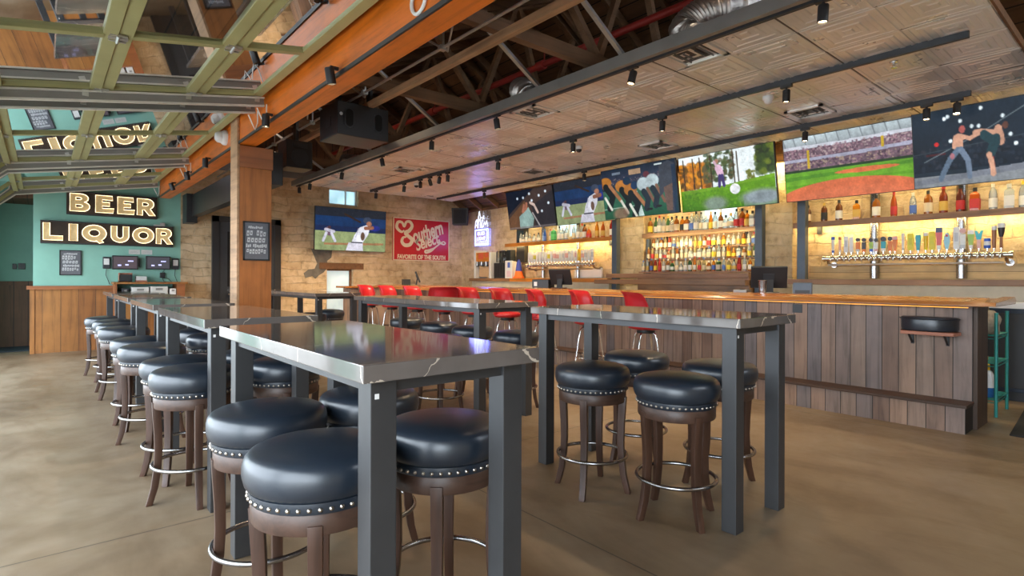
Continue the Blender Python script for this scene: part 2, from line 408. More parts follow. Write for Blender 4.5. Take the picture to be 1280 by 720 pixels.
MB().lathe([(.065,.05),(.062,.09),(.04,.115),(.0,.12)], 20).build('light_globe', MT['white'], o, smooth=True, rot=(0,R(-90),0))
o = thing('cable_loop', 'white cable loop hanging over the orange beam near the top of view', 'cable', (1.585,2.70,2.82))
MB().tube([(.003,.075*math.cos(a),.075*math.sin(a)) for a in np.linspace(0,2*PI,22)[:-1]], .011, 8, True).build('loop', MT['white'], o, smooth=True)
# purlin and conduit below the roof
tag(MB().box(2.755,2.815,YN,YF,3.17,3.235).build('roof_purlin', MT['purlin']), 'tan wooden purlin running between the orange beam and the tin ceiling', 'purlin')
o = thing('electrical_conduit', 'thin galvanised conduit hung beside the tan purlin under the roof', 'conduit', (2.6,6,3.24))
MB().tube([(0,-9,0),(0,6,0)], .013, 8).build('pipe', MT['gpipe'], o, smooth=True)
for k in range(7): MB().box(-.03,.03,-5+k*1.5,-4.95+k*1.5,-.02,.02).box(-.006,.006,-5+k*1.5,-4.98+k*1.5,.02,.28).build('pipe_hanger', MT['gpipe'], o)
o = thing('sprinkler_pipe', 'red sprinkler pipe running along the dark roof space', 'pipe', (4.9,6,4.02))
MB().tube([(0,-9,0),(0,6,0)], .042, 10).build('pipe', MT['redpipe'], o, smooth=True)
for k in range(5): MB().cyl((0,-6+k*2.6,0),(0,-5.88+k*2.6,0),.058,n=12).cyl((0,-6+k*2.6,.04),(0,-6+k*2.6,.2),.008).build('coupling', MT['redpipe'], o, smooth=True)
for k, (y, x1, z1) in enumerate([(6.02,3.31,3.52),(4.14,3.29,3.52),(3.08,3.31,3.52),(7.9,3.31,3.52),(9.8,3.31,3.52)]):
    o = thing('ceiling_brace', ['third','second','first','fourth','fifth'][k]+' galvanised diagonal brace from the near end of the tin ceiling edge', 'brace', (3.84,y,3.2), group='braces holding the tin ceiling edge')
    L = Vector((x1-3.84-.35,0,z1-3.2+.22))
    MB().bar((0,0,0), L, .042, .014).bar((0,-.016,.008), L+Vector((0,-.016,.008)), .008, .03).bar((0,.016,.008), L+Vector((0,.016,.008)), .008, .03).build('strut', MT['galv'], o)
    MB().box(-.03,.03,-.03,.03,-.04,.02).build('foot_plate', MT['galv'], o)
# open-web trusses in the roof space
for k, y in enumerate([1.4,3.6,5.5,7.6,9.9]):
    o = thing('roof_truss', ['first','second','third','fourth','fifth'][k]+' dark timber roof truss from the near end above the bar ceiling', 'truss', (5.2,y,3.3), group='roof trusses')
    MB().box(-3.38,2.4,-.04,.04,.0,.12).build('bottom_chord', MT['rafter'], o)
    m = MB()
    for x0, z0, x1, z1 in [(-2.6,.1,-2.0,1.1),(-2.0,1.1,-1.1,.1),(-1.1,.1,-.5,1.55),(-.5,1.55,0,.1),(0,.1,.6,1.5),(.6,1.5,1.2,.1),(1.2,.1,1.5,.72),(1.5,.72,2.2,.1)]:
        m.bar((x0,0,z0),(x1,0,z1), .06, .07, (0,1,0))
    m.build('web_members', MT['rafter'], o)
    MB().prism([(-3.38,.22),(0,1.66),(3.2,-.27),(3.2,-.15),(0,1.78),(-3.38,.34)], -.045, .045, 1).build('top_chord', MT['rafter'], o)
for k, y in enumerate([2.2,4.7,6.7,8.8]):
    tag(MB().tube([(3.2,y,4.0),(3.25,y+.2,3.75),(3.3,y+.3,3.7),(3.28,y+.7,3.95)], .012, 6).build('hanging_cable', MT['gpipe'], smooth=True), ['nearest','second nearest','third nearest','farthest'][k]+' loose grey cable sagging in the dark roof space', 'cable', 'cables in the roof space')

# ------------------------------------------------------------------ overhead glass garage doors
def zd(x): return 2.71+.17*x
def garage_door(y0, y1, stiles, label):
    o = thing('garage_door', label, 'garage door', (0,y0,zd(0)), group='raised glass garage doors')
    W = y1-y0
    def P(x, y, dz=0):
        if x >= -.30: return Vector((x, y, .17*x+dz))
        return Vector((-.30+(x+.30)*.72, y, -.051+(x+.30)*.72+dz))
    secs = [(-.92,-.30),(-.30,.35),(.35,1.0),(1.0,1.54)]
    edges = [0, *stiles, W]
    for s0, s1 in secs:
        for x in (s0+.038, s1-.038):
            MB().bar(P(x,.0), P(x,W), .074, .045).build('rail', MT['olive'], o, bevel=.004)
        for i, y in enumerate(edges):
            w = .085 if i in (0, len(edges)-1) else .06
            yy = min(max(y, w/2), W-w/2)
            MB().bar(P(s0+.07,yy,-.002), P(s1-.07,yy,-.002), w, .042).build('stile', MT['olive'], o, bevel=.003)
        for i in range(len(edges)-1):
            a, b_ = edges[i]+.03, edges[i+1]-.03
            MB().quad(P(s0+.06,a), P(s1-.06,a), P(s1-.06,b_), P(s0+.06,b_)).build('glass_pane', MT['glass'], o)
    for s0, s1 in secs[1:]:
        for i, y in enumerate(edges):
            yy = min(max(y, .05), W-.05); p = P(s0, yy, -.028)
            MB().cbox(p, (.10,.045,.008)).bar(p+Vector((-.045,-.05,0)), p+Vector((.045,-.05,-.0)), .016, .012).bar(p+Vector((-.045,.05,0)), p+Vector((.045,.05,0)), .016, .012).cyl(p+Vector((0,-.06,-.006)), p+Vector((0,.06,-.006)), .011, n=8).build('hinge', MT['galv'], o)
    return o
dl = ['raised glass garage door nearest the viewer, olive-framed and reflecting the bar','raised olive-framed glass garage door in the middle of the three','raised olive-framed glass garage door farthest away, above the lit letter signs']
for k, (y0, y1, st) in enumerate([(1.55,5.48,[1.30,2.62]),(5.68,8.92,[1.56]),(9.12,11.62,[1.45])]):
    garage_door(y0, y1, st, dl[k])
for k, y in enumerate([5.42,5.70,8.86,9.16,11.60]):
    o = thing('door_track', ['silver track on the far edge of the nearest raised glass door','silver track on the near edge of the middle raised glass door','silver track on the far edge of the middle raised glass door','silver track on the near edge of the farthest raised glass door','silver track on the far edge of the farthest raised glass door'][k], 'track', (0,y,zd(0)-(.075 if k < 4 else .06)), group='garage door tracks')
    a, c = Vector((-.32,0,-.32*.17)), Vector((1.56,0,1.56*.17))
    d = Vector((-.30,0,-.28)); e = Vector((-.12,0,-.6))
    for p, q in ((a,c),(a,a+d),(a+d,a+d+e)):
        m = MB(); m.cur = 1; m.bar(p, q, .006, .075); m.cur = 0
        for s in (-.036,.036): m.bar(p+Vector((0,.0,s)), q+Vector((0,.0,s)), .034, .014)
        m.build('track_channel', [MT['alu'], MT['gsteel']], o)  # highlight put into the colour: pale flanges against a darker web
    for x in (.25,.95,1.5):
        MB().box(x-.02,x+.02,-.008,.008,.17*x,.17*x+.30).build('hanger_strap', MT['galv'], o)
    MB().tube([(1.50,0,.20),(1.535,0,.12),(1.555,-.02,.06),(1.575,-.03,.13),(1.575,-.03,.24)], .006, 6).build('safety_cable', MT['white'], o, smooth=True)

# ------------------------------------------------------------------ tin ceiling edge, tracks and spotlights
tag(MB().box(3.78,3.83,.75,11.32,3.10,3.20).box(3.83,3.90,.75,11.32,3.135,3.149).build('ceiling_edge_channel', MT['gsteel']), 'grey steel channel along the beer-hall side edge of the tin ceiling', 'channel')
TRK = {3.88:(1.0,11.3,'front'), 5.3:(1.0,10.95,'middle'), 6.98:(1.3,11.0,'rear')}
for x,(y0,y1,nm) in TRK.items():
    tag(MB().box(x-.018,x+.018,y0,y1,3.095,3.149 if x>4 else 3.134).build('light_track', MT['dgrey']), f'black lighting track, {nm} one of three along the tin ceiling', 'light track', 'lighting tracks on the tin ceiling')
def spot(x, y, z, tilt, az, label, side=False, on=True, E=105):
    o = thing('track_spotlight', label, 'spotlight', (x,y,z), group='black cylinder spotlights')
    rot = (R(tilt), 0, R(az))
    if side: MB().box(.0,.06,-.012,.012,.03,.05).build('bracket_arm', MT['black'], o)
    else:
        MB().box(-.02,.02,-.05,.05,.055,.085).build('track_adapter', MT['black'], o)
        MB().cyl((0,0,.03),(0,0,.06),.010,n=8).build('stem', MT['black'], o)
    h = MB().lathe([(.0,.035),(.030,.035),(.033,.028),(.033,-.075),(.029,-.078),(.026,-.06)], 18).build('spot_can', MT['black'], o, smooth=True, rot=rot)
    MB().lathe([(.0,-.066),(.027,-.067),(.027,-.062),(.0,-.062)], 14).build('spot_lens', MT['bulb'] if on else MT['black'], h)
    if on:
        l = bpy.data.lights.new('spot_lamp', 'SPOT'); l.energy = E*(.55 if y < 3 and x > 2 else 1); l.color = (1,.76,.48); l.spot_size = R(105); l.spot_blend = .8; l.shadow_soft_size = .03
        lo = bpy.data.objects.new('spot_lamp', l); COL.objects.link(lo); lo.parent = h; lo.location = (0,0,-.085)
ordn = ['first','second','third','fourth','fifth','sixth','seventh','eighth','ninth','tenth','eleventh','twelfth','thirteenth','fourteenth','fifteenth','sixteenth','seventeenth','eighteenth','nineteenth','twentieth','twenty-first','twenty-second','twenty-third','twenty-fourth','twenty-fifth','twenty-sixth','twenty-seventh','twenty-eighth','twenty-ninth','thirtieth']
for k, (y, t, a) in enumerate([(1.48,3,0),(3.01,14,60),(4.89,10,-100),(6.25,4,0),(7.64,-12,80),(9.1,18,0),(10.58,14,0),(11.15,0,0)]):
    spot(3.88, y, 3.03, t, a, f'black cylinder spotlight, {ordn[k]} from the near end of the front track')
for k, (y, t, a) in enumerate([(2.34,2,0),(3.7,3,0),(5.07,0,0),(6.64,4,0),(8.02,4,0),(8.28,38,-20),(8.59,46,-50),(8.92,50,-30),(9.52,14,0),(10.7,6,0)]):
    spot(5.3, y, 3.01, t, a, f'black cylinder spotlight, {ordn[k]} from the near end of the middle track')
for k, (y, t, a) in enumerate([(1.41,12,90),(1.66,6,90),(2.86,5,90),(6.42,0,0),(9.2,0,0)]):
    spot(6.98, y, 3.01, t, a, f'black cylinder spotlight, {ordn[k]} from the near end of the rear track', E=70)
for k, (y, t, a) in enumerate([(3.8,12,-70),(5.26,2,0),(7.69,6,0),(8.84,14,-60),(10.04,24,-60)]):
    spot(1.53, y, 2.71, t, a, f'black cylinder spotlight, {ordn[k]} from the near end of the orange beam', True, E=60)
# ceiling diffusers, cameras, sprinkler
for k, (x, y, nm) in enumerate([(3.98+.14,2.57,'at the front edge under the silver duct'),(6.52,2.62,'nearest the televisions at the right'),(6.56,4.65,'above the football television'),(6.54,7.2,'above the two smaller televisions'),(4.2,4.61,'second along the front edge'),(4.77,8.56,'far along towards the stone wall')]):
    o = thing('ceiling_vent', 'metal air diffuser in the tin ceiling '+nm, 'vent', (x,y,3.149), group='air diffusers in the tin ceiling')
    m = MB(); m.box(-.2,.2,-.2,-.16,-.02,0); m.box(-.2,.2,.16,.2,-.02,0); m.box(-.2,-.16,-.2,.2,-.02,0); m.box(.16,.2,-.2,.2,-.02,0)
    m.build('diffuser_frame', MT['tin'], o)
    MB().box(-.16,.16,-.16,.16,-.004,0).build('duct_throat', MT['black'], o)
    for q in (.05,.10):
        for y0_ in (-q-.004, q):
            MB().box(-q-.03,q+.03,y0_,y0_+.004,-.022,-.004).build('louvre_blade', MT['gsteel'], o)
for k, (x, y, nm) in enumerate([(5.66,2.68,'near the right-hand televisions'),(5.79,5.43,'beside a hanging spotlight mid-ceiling'),(5.63,9.63,'far along beside the angled spotlights')]):
    o = thing('security_camera', 'small white dome camera on the tin ceiling '+nm, 'camera', (x,y,3.149), group='dome cameras on the ceiling')
    MB().lathe([(0,0),(.055,0),(.055,-.03),(.047,-.045),(0,-.045)], 18).build('camera_base', MT['white'], o, smooth=True)
    MB().lathe([(.044,-.042),(.036,-.07),(.018,-.083),(0,-.086)], 18).build('camera_dome', MT['dgrey'] if k else MT['white'], o, smooth=True)
o = thing('fire_sprinkler', 'small brass sprinkler head under the near end of the tin ceiling', 'sprinkler', (5.58,1.56,3.149))
MB().lathe([(0,0),(.035,0),(.03,-.012),(.012,-.014),(.012,-.04),(0,-.04)], 14).build('escutcheon', MT['chrome'], o, smooth=True)
MB().lathe([(0,-.05),(.022,-.052),(.022,-.055),(0,-.055)], 12).box(-.012,-.009,-.003,.003,-.052,-.036).box(.009,.012,-.003,.003,-.052,-.036).build('deflector', MT['chrome'], o)
# flexible foil ducts above the ceiling edge
def flex(pts, r, label, rib=22):
    P = [Vector(p) for p in pts]; out = []; rs = []
    for i in range(len(P)-1):
        a = P[max(i-1,0)]; b_, c = P[i], P[i+1]; d = P[min(i+2,len(P)-1)]
        for k in range(rib):
            t = k/rib
            out.append(.5*((2*b_)+(c-a)*t+(2*a-5*b_+4*c-d)*t*t+(3*b_-a-3*c+d)*t**3)); rs.append(r*(1+.09*(k%2)+.05*random.random()))
    o = thing('flexible_duct', label, 'duct', P[0], group='foil ducts above the ceiling')
    MB().tube([p-P[0] for p in out], rs, 18).build('foil_sleeve', MT['foil'], o, smooth=60)
    MB().lathe([(r*1.0,-.08),(r*1.1,-.08),(r*1.1,.02),(r*1.0,.02)], 18).build('collar', MT['galv'], o)
flex([(4.12,2.57,3.315),(4.1,2.62,3.36),(4.25,2.45,3.50),(4.7,2.1,3.56),(5.4,1.7,3.64)], .135, 'large silver flexible duct bending over the near part of ceiling edge')
flex([(4.2,4.7,3.315),(4.18,4.75,3.38),(4.35,5.0,3.52),(4.9,5.3,3.6)], .13, 'silver flexible duct dropping to the ceiling mid-way behind the black loudspeaker')
flex([(4.3,9.9,3.315),(4.25,10.0,3.38),(4.5,10.3,3.52),(5.1,10.4,3.6)], .13, 'silver flexible duct at the far end of the ceiling edge')
# loudspeakers
def ovalpts(cx, cz, w, h, n=20):
    r = w/2; out = []
    for k in range(n):
        a = 2*PI*k/n; out.append((cx+r*math.cos(a), cz+(h/2-r)*(1 if math.sin(a) >= 0 else -1)+r*math.sin(a)))
    return out
o = thing('loudspeaker', 'large black box loudspeaker with two oval ports hung beside the beam', 'speaker', (2.7,5.75,2.82))
MB().box(-.3,.3,0,.5,0,.36).build('cabinet', MT['black'], o, bevel=.012)
for cx in (-.17,.17):
    MB().prism(ovalpts(cx,.19,.11,.21), -.012, .004, 1).build('port_rim', MT['dgrey'], o, bevel=.003)
    MB().prism(ovalpts(cx,.19,.085,.185), -.016, .0, 1).build('port_opening', flat('port_black',(.002,.002,.002),.9), o)
MB().cyl((-.26,-.004,.22),(-.26,.002,.22),.018,n=12).build('badge', MT['galv'], o)
MB().box(-.305,-.3,.18,.32,.12,.22).build('side_handle', MT['dgrey'], o)
MB().box(-.2,-.17,.2,.3,.36,.72).box(.17,.2,.2,.3,.36,.72).build('hanging_bracket', MT['black'], o)
o = thing('loudspeaker', 'smaller black loudspeaker hung just behind the timber post', 'speaker', (2.58,7.4,2.72))
MB().box(-.17,.17,0,.35,0,.36).build('cabinet', MT['black'], o, bevel=.012)
MB().cyl((0,-.006,.14),(0,.004,.14),.11,n=24).build('woofer_rim', MT['dgrey'], o)
MB().box(-.1,.1,-.004,.004,.27,.33).build('horn', MT['dgrey'], o)
MB().box(-.02,.02,.1,.2,.36,.8).build('hanging_bracket', MT['black'], o)
o = thing('loudspeaker', 'black wall loudspeaker in the corner of the two stone walls', 'speaker', (8.15,11.75,2.64), R(-40))
MB().prism([(-.19,0),(.19,0),(.21,.42),(-.21,.42)], -.14, .14, 1).build('cabinet', flat('navy_cabinet',(.008,.010,.016),.5), o, bevel=.015)
MB().box(-.16,.16,-.15,-.14,.03,.38).build('grille', flat('speaker_cloth',(.006,.006,.008),.8), o)
MB().bar((0,.1,.3),(.0,.5,.36),.05,.05).build('wall_bracket', MT['black'], o)

# ------------------------------------------------------------------ high tables
def table(x0, y0, wx, wy, zt, label, group='grey stone-topped high tables'):
    o = thing('high_table', label, 'table', (x0,y0,0), group=group)
    th, L, s = .048, .078, .04
    MB().box(0,wx,0,wy,zt-th,zt).build('table_top', MT['quartz'], o, bevel=.003)
    for X in (s, wx-s-L):
        for Y in (s, wy-s-L):
            MB().box(X,X+L,Y,Y+L,0,zt-th).build('leg', MT['steel'], o, bevel=.003)
    for X in (s+.012, wx-s-.012-.03): MB().box(X,X+.03,s+L,wy-s-L,zt-th-.038,zt-th).build('apron_rail', MT['steel'], o)
    for Y in (s+.012, wy-s-.012-.03): MB().box(s+L,wx-s-L,Y,Y+.03,zt-th-.038,zt-th).build('apron_rail', MT['steel'], o)
    MB().box(s+.012,s+.024,s-.0016,s,zt-th-.052,zt-th-.038).build('price_sticker', MT['white'], o)
    return o
ZT = 1.055
table(.63,1.34,.615,1.52,ZT,'grey stone-topped high table nearest the viewer, with pale veins')
table(.66,3.33,.615,1.52,ZT,'grey high table second in the row, just before the timber post')
table(.69,5.36,.615,1.52,ZT,'grey high table third in the row, beside the timber post')
table(.71,7.35,.615,1.52,ZT,'grey high table fourth in the row, past the timber post')
table(.72,9.25,.615,1.45,ZT,'grey high table last in the row, in front of the letter signs')
table(2.61,1.37,.62,1.53,1.085,'grey high table with four stools between the viewer and the bar')
table(2.86,3.85,.70,2.5,1.065,'long grey high table in the middle, in front of the red bar stools')
table(2.95,7.82,.68,2.4,1.06,'grey high table behind the long one, right of the timber post')
table(2.75,10.75,.66,1.1,1.06,'far grey high table just showing left of the timber post by the dark door')

# ------------------------------------------------------------------ black stools
def make_stool(label):
    o = thing('bar_stool', label, 'stool', (0,0,0), group='round black stools round the high tables')
    MB().lathe([(0,.635),(.195,.632),(.207,.640),(.221,.655),(.228,.682),(.228,.708),(.222,.730),(.211,.744),(.195,.752),(.15,.762),(.08,.770),(0,.773)], 40).build('seat_cushion', MT['leather'], o, smooth=60)
    MB().lathe([(.0,.607),(.206,.607),(.211,.618),(.210,.640),(.0,.640)], 40).build('cushion_band', MT['leather'], o, smooth=True)
    m = MB()
    for k in range(44):
        a = 2*PI*k/44; c = Vector((.211*math.cos(a), .211*math.sin(a), .622)); r = Vector((math.cos(a), math.sin(a), 0)); t = Vector((-r.y, r.x, 0)); z = Vector((0,0,1)); q = .0072
        ring = [c + (t*math.cos(b)+z*math.sin(b))*q for b in np.linspace(0,2*PI,9)[:-1]]
        mid = [c + (t*math.cos(b)+z*math.sin(b))*q*.7 + r*.004 for b in np.linspace(0,2*PI,9)[:-1]]
        m.add(ring+mid+[c+r*.0056], [(i,(i+1)%8,8+(i+1)%8,8+i) for i in range(8)]+[(8+i,8+(i+1)%8,16) for i in range(8)])
    m.build('nailhead_trim', MT['brass'], o, smooth=60, fixn=False)
    MB().lathe([(.150,.545),(.201,.545),(.204,.552),(.204,.602),(.200,.608),(.150,.608),(.150,.545)], 40).build('apron_ring', MT['apron'], o, smooth=True)
    for k in range(4):
        a = PI/4 + k*PI/2; r = Vector((math.cos(a), math.sin(a), 0)); t = Vector((-r.y, r.x, 0))
        prof = [(.188,.575,.021),(.184,.50,.021),(.178,.40,.020),(.176,.30,.019),(.181,.20,.0185),(.194,.10,.0175),(.212,.03,.0165),(.221,0,.016)]
        vs = []
        for (q, z, h) in prof:
            for i, j in ((-1,-1),(1,-1),(1,1),(-1,1)): vs.append(r*(q+i*h) + t*(j*h) + Vector((0,0,z)))
        fs = [(0,1,2,3),tuple(4*(len(prof)-1)+i for i in (3,2,1,0))]
        for i in range(len(prof)-1):
            for j in range(4): fs.append((4*i+j, 4*i+(j+1)%4, 4*i+4+(j+1)%4, 4*i+4+j))
        MB().add(vs, fs).build('leg', MT['legwood'], o, bevel=.003, smooth=True)
    MB().tube([(.208*math.cos(a), .208*math.sin(a), .215) for a in np.linspace(0,2*PI,49)[:-1]], .0105, 10, True).build('foot_ring', MT['dchrome'], o, smooth=60)
    return o
stools = [
 (.68,1.755,20,'black stool nearest the viewer, left of the front table leg'),
 (.71,2.385,38,'black stool second along the left side of the front table'),
 (1.15,1.76,5,'black stool at the right-hand near corner under the front table'),
 (1.175,2.43,25,'black stool half hidden behind the near leg of the front table'),
 (.68,3.69,42,'black stool at the near left of the second table in the row'),
 (.69,4.17,15,'black stool at the far left of the second table in the row'),
 (1.20,3.70,30,'black stool at the near right under the second table, seen past a table leg'),
 (1.17,4.3,12,'black stool at the far right under the second table in the row'),
 (.66,5.15,33,'black stool at the near left of the table beside the post'),
 (.66,5.76,8,'black stool at the far left of the table beside the post'),
 (1.22,5.75,28,'black stool at the near right of the table beside the post'),
 (1.22,6.35,50,'black stool at the far right of the table beside the post'),
 (.66,7.1,20,'black stool at the near left of the table past the post'),
 (.68,7.70,40,'black stool in the middle left of the table past the post'),
 (.68,8.32,10,'black stool at the far left of the table past the post'),
 (.64,9.06,30,'black stool at the left end of the row nearest the letter signs'),
 (2.58,2.30,-18,'black stool at the far left of the table beside the bar, seat nearest the post'),
 (3.25,2.48,35,'black stool at the back left of the table beside the bar'),
 (2.635,1.745,22,'black stool at the front of the table beside the bar'),
 (3.28,1.86,10,'black stool at the back right of the table beside the bar, by the plank front'),
 (2.80,4.35,15,'black stool with its foot ring showing under the front table edge, at long table'),
 (3.68,6.51,10,'black stool farthest along the bar side of the long middle table'),
 (3.62,5.65,25,'black stool second from the far end on the bar side of the long table'),
 (3.60,4.95,40,'black stool third from the far end on the bar side of the long table'),
 (3.60,4.22,5,'black stool at the near end of the long table on the bar side'),
 (3.60,8.9,20,'black stool at the table behind the long one, on the bar side'),
 (3.02,8.2,35,'black stool at the near left of the table behind the long one'),
]
pz = make_stool(stools[0][3])
for i, (x, y, a, lb) in enumerate(stools):
    o = pz if i == 0 else copy_tree(pz)
    o.location = (x, y, 0); o.rotation_euler = (0,0,R(a)); o['label'] = lb

# ------------------------------------------------------------------ red chrome-legged stools
def make_red(label):
    o = thing('red_bar_stool', label, 'bar stool', (0,0,0), group='red bucket stools along the bar')
    MB().lathe([(0,.70),(.17,.70),(.205,.712),(.215,.735),(.205,.762),(.17,.775),(0,.782)], 30, sy=.95).build('seat_pad', MT['red'], o, smooth=60)
    # wrap-around shell: lobes at the back and both sides with a pinch between them
    n, mz = 32, 12; vs = []; AW = 80
    for side in (0, 1):
        for i in range(n+1):
            e = -1+2*i/n; a = R(AW*e)
            H = .405*(1-.06*e*e) - (.16*((abs(e)-.72)/.28)**2.2 if abs(e) > .72 else 0)
            for j in range(mz+1):
                f = j/mz; z = .745+(H-.015)*f
                wid = 1 if f > .3 else .80+.20*math.sin(f/.3*PI/2)
                r = .215+.045*f**1.6+(.03*((f-.82)/.18)**2 if f > .82 else 0)
                if side: r -= .030*(1-.75*f**8)*(1-.8*abs(e)**8)
                aa = a*wid
                vs.append((r*math.sin(aa), -r*math.cos(aa), z-(.006 if side and j == mz else 0)))
    fs = []; K = (n+1)*(mz+1)
    for i in range(n):
        for j in range(mz):
            a = i*(mz+1)+j; b_ = a+mz+1
            fs.append((a,b_,b_+1,a+1)); fs.append((K+a,K+a+1,K+b_+1,K+b_))
        for j in (0, mz):
            a = i*(mz+1)+j; b_ = a+mz+1; fs.append((a,K+a,K+b_,b_) if j == 0 else (a,b_,K+b_,K+a))
    for i in (0, n):
        for j in range(mz):
            a = i*(mz+1)+j; fs.append((a,a+1,K+a+1,K+a))
    MB().add(vs, fs).build('curved_back', MT['red'], o, smooth=60)
    MB().lathe([(0,.655),(.10,.655),(.105,.67),(.10,.70),(0,.70)], 20).build('swivel_plate', MT['black'], o, smooth=True)
    for k in range(4):
        a = PI/4+k*PI/2; c, s_ = math.cos(a), math.sin(a)
        MB().tube([(.02*c,.02*s_,.668),(.09*c,.09*s_,.664),(.125*c,.125*s_,.64),(.145*c,.145*s_,.56),(.185*c,.185*s_,.30),(.235*c,.235*s_,.012)], .0125, 10).cyl((.235*c,.235*s_,0),(.235*c,.235*s_,.016),.016,n=10).build('leg', MT['chrome'], o, smooth=60)
    MB().tube([(.19*math.cos(a),.19*math.sin(a),.285) for a in np.linspace(0,2*PI,41)[:-1]], .010, 8, True).build('foot_ring', MT['chrome'], o, smooth=60)
    return o
reds = [(11.05,-146),(10.1,-148),(9.12,-151),(8.2,-30),(7.32,-156),(6.48,-160),(5.66,-149),(4.82,-158),(3.96,-126)]
rl = ['farthest red bucket stool at the bar, by the pale doorway','second farthest red bucket stool at the bar','red bucket stool at the bar in line with the far order screen','red bucket stool turned with its broad back showing, at mid bar','red bucket stool just right of the broad-backed one','red bucket stool showing above the near end of the long table','red bucket stool behind the left end of the four-stool table','red bucket stool in line with the dark bar post','nearest red bucket stool at the bar, with a plain upright back']
pr0 = make_red(rl[0])
for i, (y, a) in enumerate(reds):
    o = pr0 if i == 0 else copy_tree(pr0)
    o.location = (5.36, y, 0); o.rotation_euler = (0,0,R(a)); o['label'] = rl[i]

# ------------------------------------------------------------------ bar counter
o = thing('bar_counter', 'long bar of reclaimed vertical planks with a stepped base and glossy orange top', 'bar counter', (6.1,1.12,0))
LB = 10.75
MB().box(0,.40,0,LB,0,1.07).build('plank_front', MT['barplank'], o)
MB().box(-.25,0,0,LB,0,.215).build('toe_box', MT['barplank'], o)
MB().box(-.265,0,-.012,LB,.215,.24).build('foot_ledge', MT['bardark'], o, bevel=.004)
MB().box(.02,.42,-.03,0,.0,1.07).build('end_panel', MT['barend'], o)
MB().box(-.12,.62,-.10,LB+.1,1.075,1.115).build('counter_top', MT['bartop'], o, bevel=.006)
MB().prism([(-.25,1.065),(-.21,1.055),(-.05,1.075),(-.02,1.115),(-.06,1.135),(-.13,1.128),(-.235,1.10)], -.12, LB+.1, 1).build('arm_rail', MT['bartop'], o, bevel=.006)
MB().prism([(-.25,1.065),(-.235,1.10),(.60,1.13),(.66,1.10),(.62,1.065)], -.19, -.10, 1).build('end_rail', MT['bartop'], o, bevel=.006)
MB().tube([(-.165,.0,1.052),(-.165,LB,1.052)], .008, 6).build('rope_light', MT['ledbar'], o)
MB().box(-1.15,.3,LB-.45,LB+.05,1.065,1.105).build('return_top', MT['bartop'], o, bevel=.006)
MB().box(-1.0,0,LB-.4,LB,0,1.065).build('return_front', MT['barplank'], o)
for y in (1.45, 4.55): MB().box(-.006,0,y-.05,y+.05,.93,1.02).build('outlet_plate', MT['black'], o, bevel=.002)
o = thing('wall_bracket_shelf', 'salmon wood bracket ledge on the bar front under a black half-round cushion', 'shelf', (6.1,1.42,.80))
MB().prism([(-.21,-.21),(-.21,.17),(-.02,.22),(0,.22),(0,-.22),(-.04,-.23)], .0, .028, 2).build('ledge', MT['salmon'], o, bevel=.003)
for y in (-.13,.13): MB().box(-.012,0,y-.012,y+.012,-.10,0).bar((-.01,y,-.09),(-.12,y,-.006),.014,.012).build('bracket', MT['black'], o)
o = thing('black_cushion', 'black half-round tufted cushion resting on the salmon ledge at the bar front', 'cushion', (6.1,1.42,.829))
pts = [(-.005,.215)]+[(-.19*math.sin(a)-.005, .215*math.cos(a)) for a in np.linspace(.12,PI-.12,18)]+[(-.005,-.215)]
MB().prism(pts, 0, .125, 2).build('cushion_body', MT['leather'], o, bevel=.022, smooth=True)
MB().tube([(-.19*1.03*math.sin(a)-.005, .222*math.cos(a), .108) for a in np.linspace(.15,PI-.15,18)], .006, 6).build('piping', MT['leather'], o, smooth=True)

# things standing on the bar
def pos(x, y, rz, label, s=1.0, z=1.117):
    o = thing('order_terminal', label, 'register', (x,y,z), R(rz), 'order terminals on the bar')
    MB().box(-.10*s,.10*s,-.08*s,.10*s,0,.02).build('foot', MT['black'], o, bevel=.004)
    MB().bar((0,.02,.01),(0,.05,.16*s),.09*s,.03).build('stand', MT['black'], o, bevel=.004)
    h = MB().box(-.19*s,.19*s,-.018,.018,-.13*s,.13*s).build('display', MT['black'], o, bevel=.006, loc=(0,.055,.19*s), rot=(R(22),0,0))
    MB().box(-.17*s,.17*s,.0185,.0195,-.11*s,.11*s).build('touch_screen', flat('screen_glass',(.01,.012,.016),.1), h)
    MB().box(-.06*s,.06*s,-.03,-.018,-.06*s,.05*s).build('back_cover', MT['dgrey'], h, bevel=.004)
    return o
pos(6.33,2.98,-62,'black order terminal on the bar facing away, right of the stone pillar')
pos(6.42,6.45,-70,'black order terminal on the bar in front of the can-shaped tap handles')
pos(6.35,10.9,-120,'black order terminal at the far end of the bar below the red sign', 1.0)
o = thing('receipt_printer', 'blue-grey receipt printer box right of the near order terminal', 'printer', (6.3,2.6,1.117), R(-70))
MB().box(-.09,.09,-.1,.1,0,.13).build('case', MT['bluegrey'], o, bevel=.008)
MB().box(-.07,.07,-.101,-.09,.01,.05).build('paper_slot', MT['black'], o)
o = thing('receipt_printer', 'black printer box with white logo patch left of the middle terminal', 'printer', (6.42,6.82,1.117), R(-75))
MB().box(-.16,.16,-.1,.1,0,.15).build('case', MT['black'], o, bevel=.008)
MB().box(-.12,-.06,-.102,-.1,.04,.11).build('logo_patch', MT['white'], o)
o = thing('receipt_printer', 'low black printer beside the far order terminal', 'printer', (6.15,10.95,1.117), R(-110))
MB().box(-.12,.12,-.08,.08,0,.14).build('case', MT['black'], o, bevel=.008)
MB().box(-.08,.08,-.082,-.08,.02,.05).build('paper_slot', MT['dgrey'], o)
o = thing('steel_shaker', 'steel shaker cup in front of the near order terminal', 'cup', (6.17,2.98,1.117))
MB().lathe([(0,0),(.036,0),(.046,.15),(.048,.155),(.044,.155),(.034,.006),(0,.006)], 20).build('cup_body', MT['dchrome'], o, smooth=True)
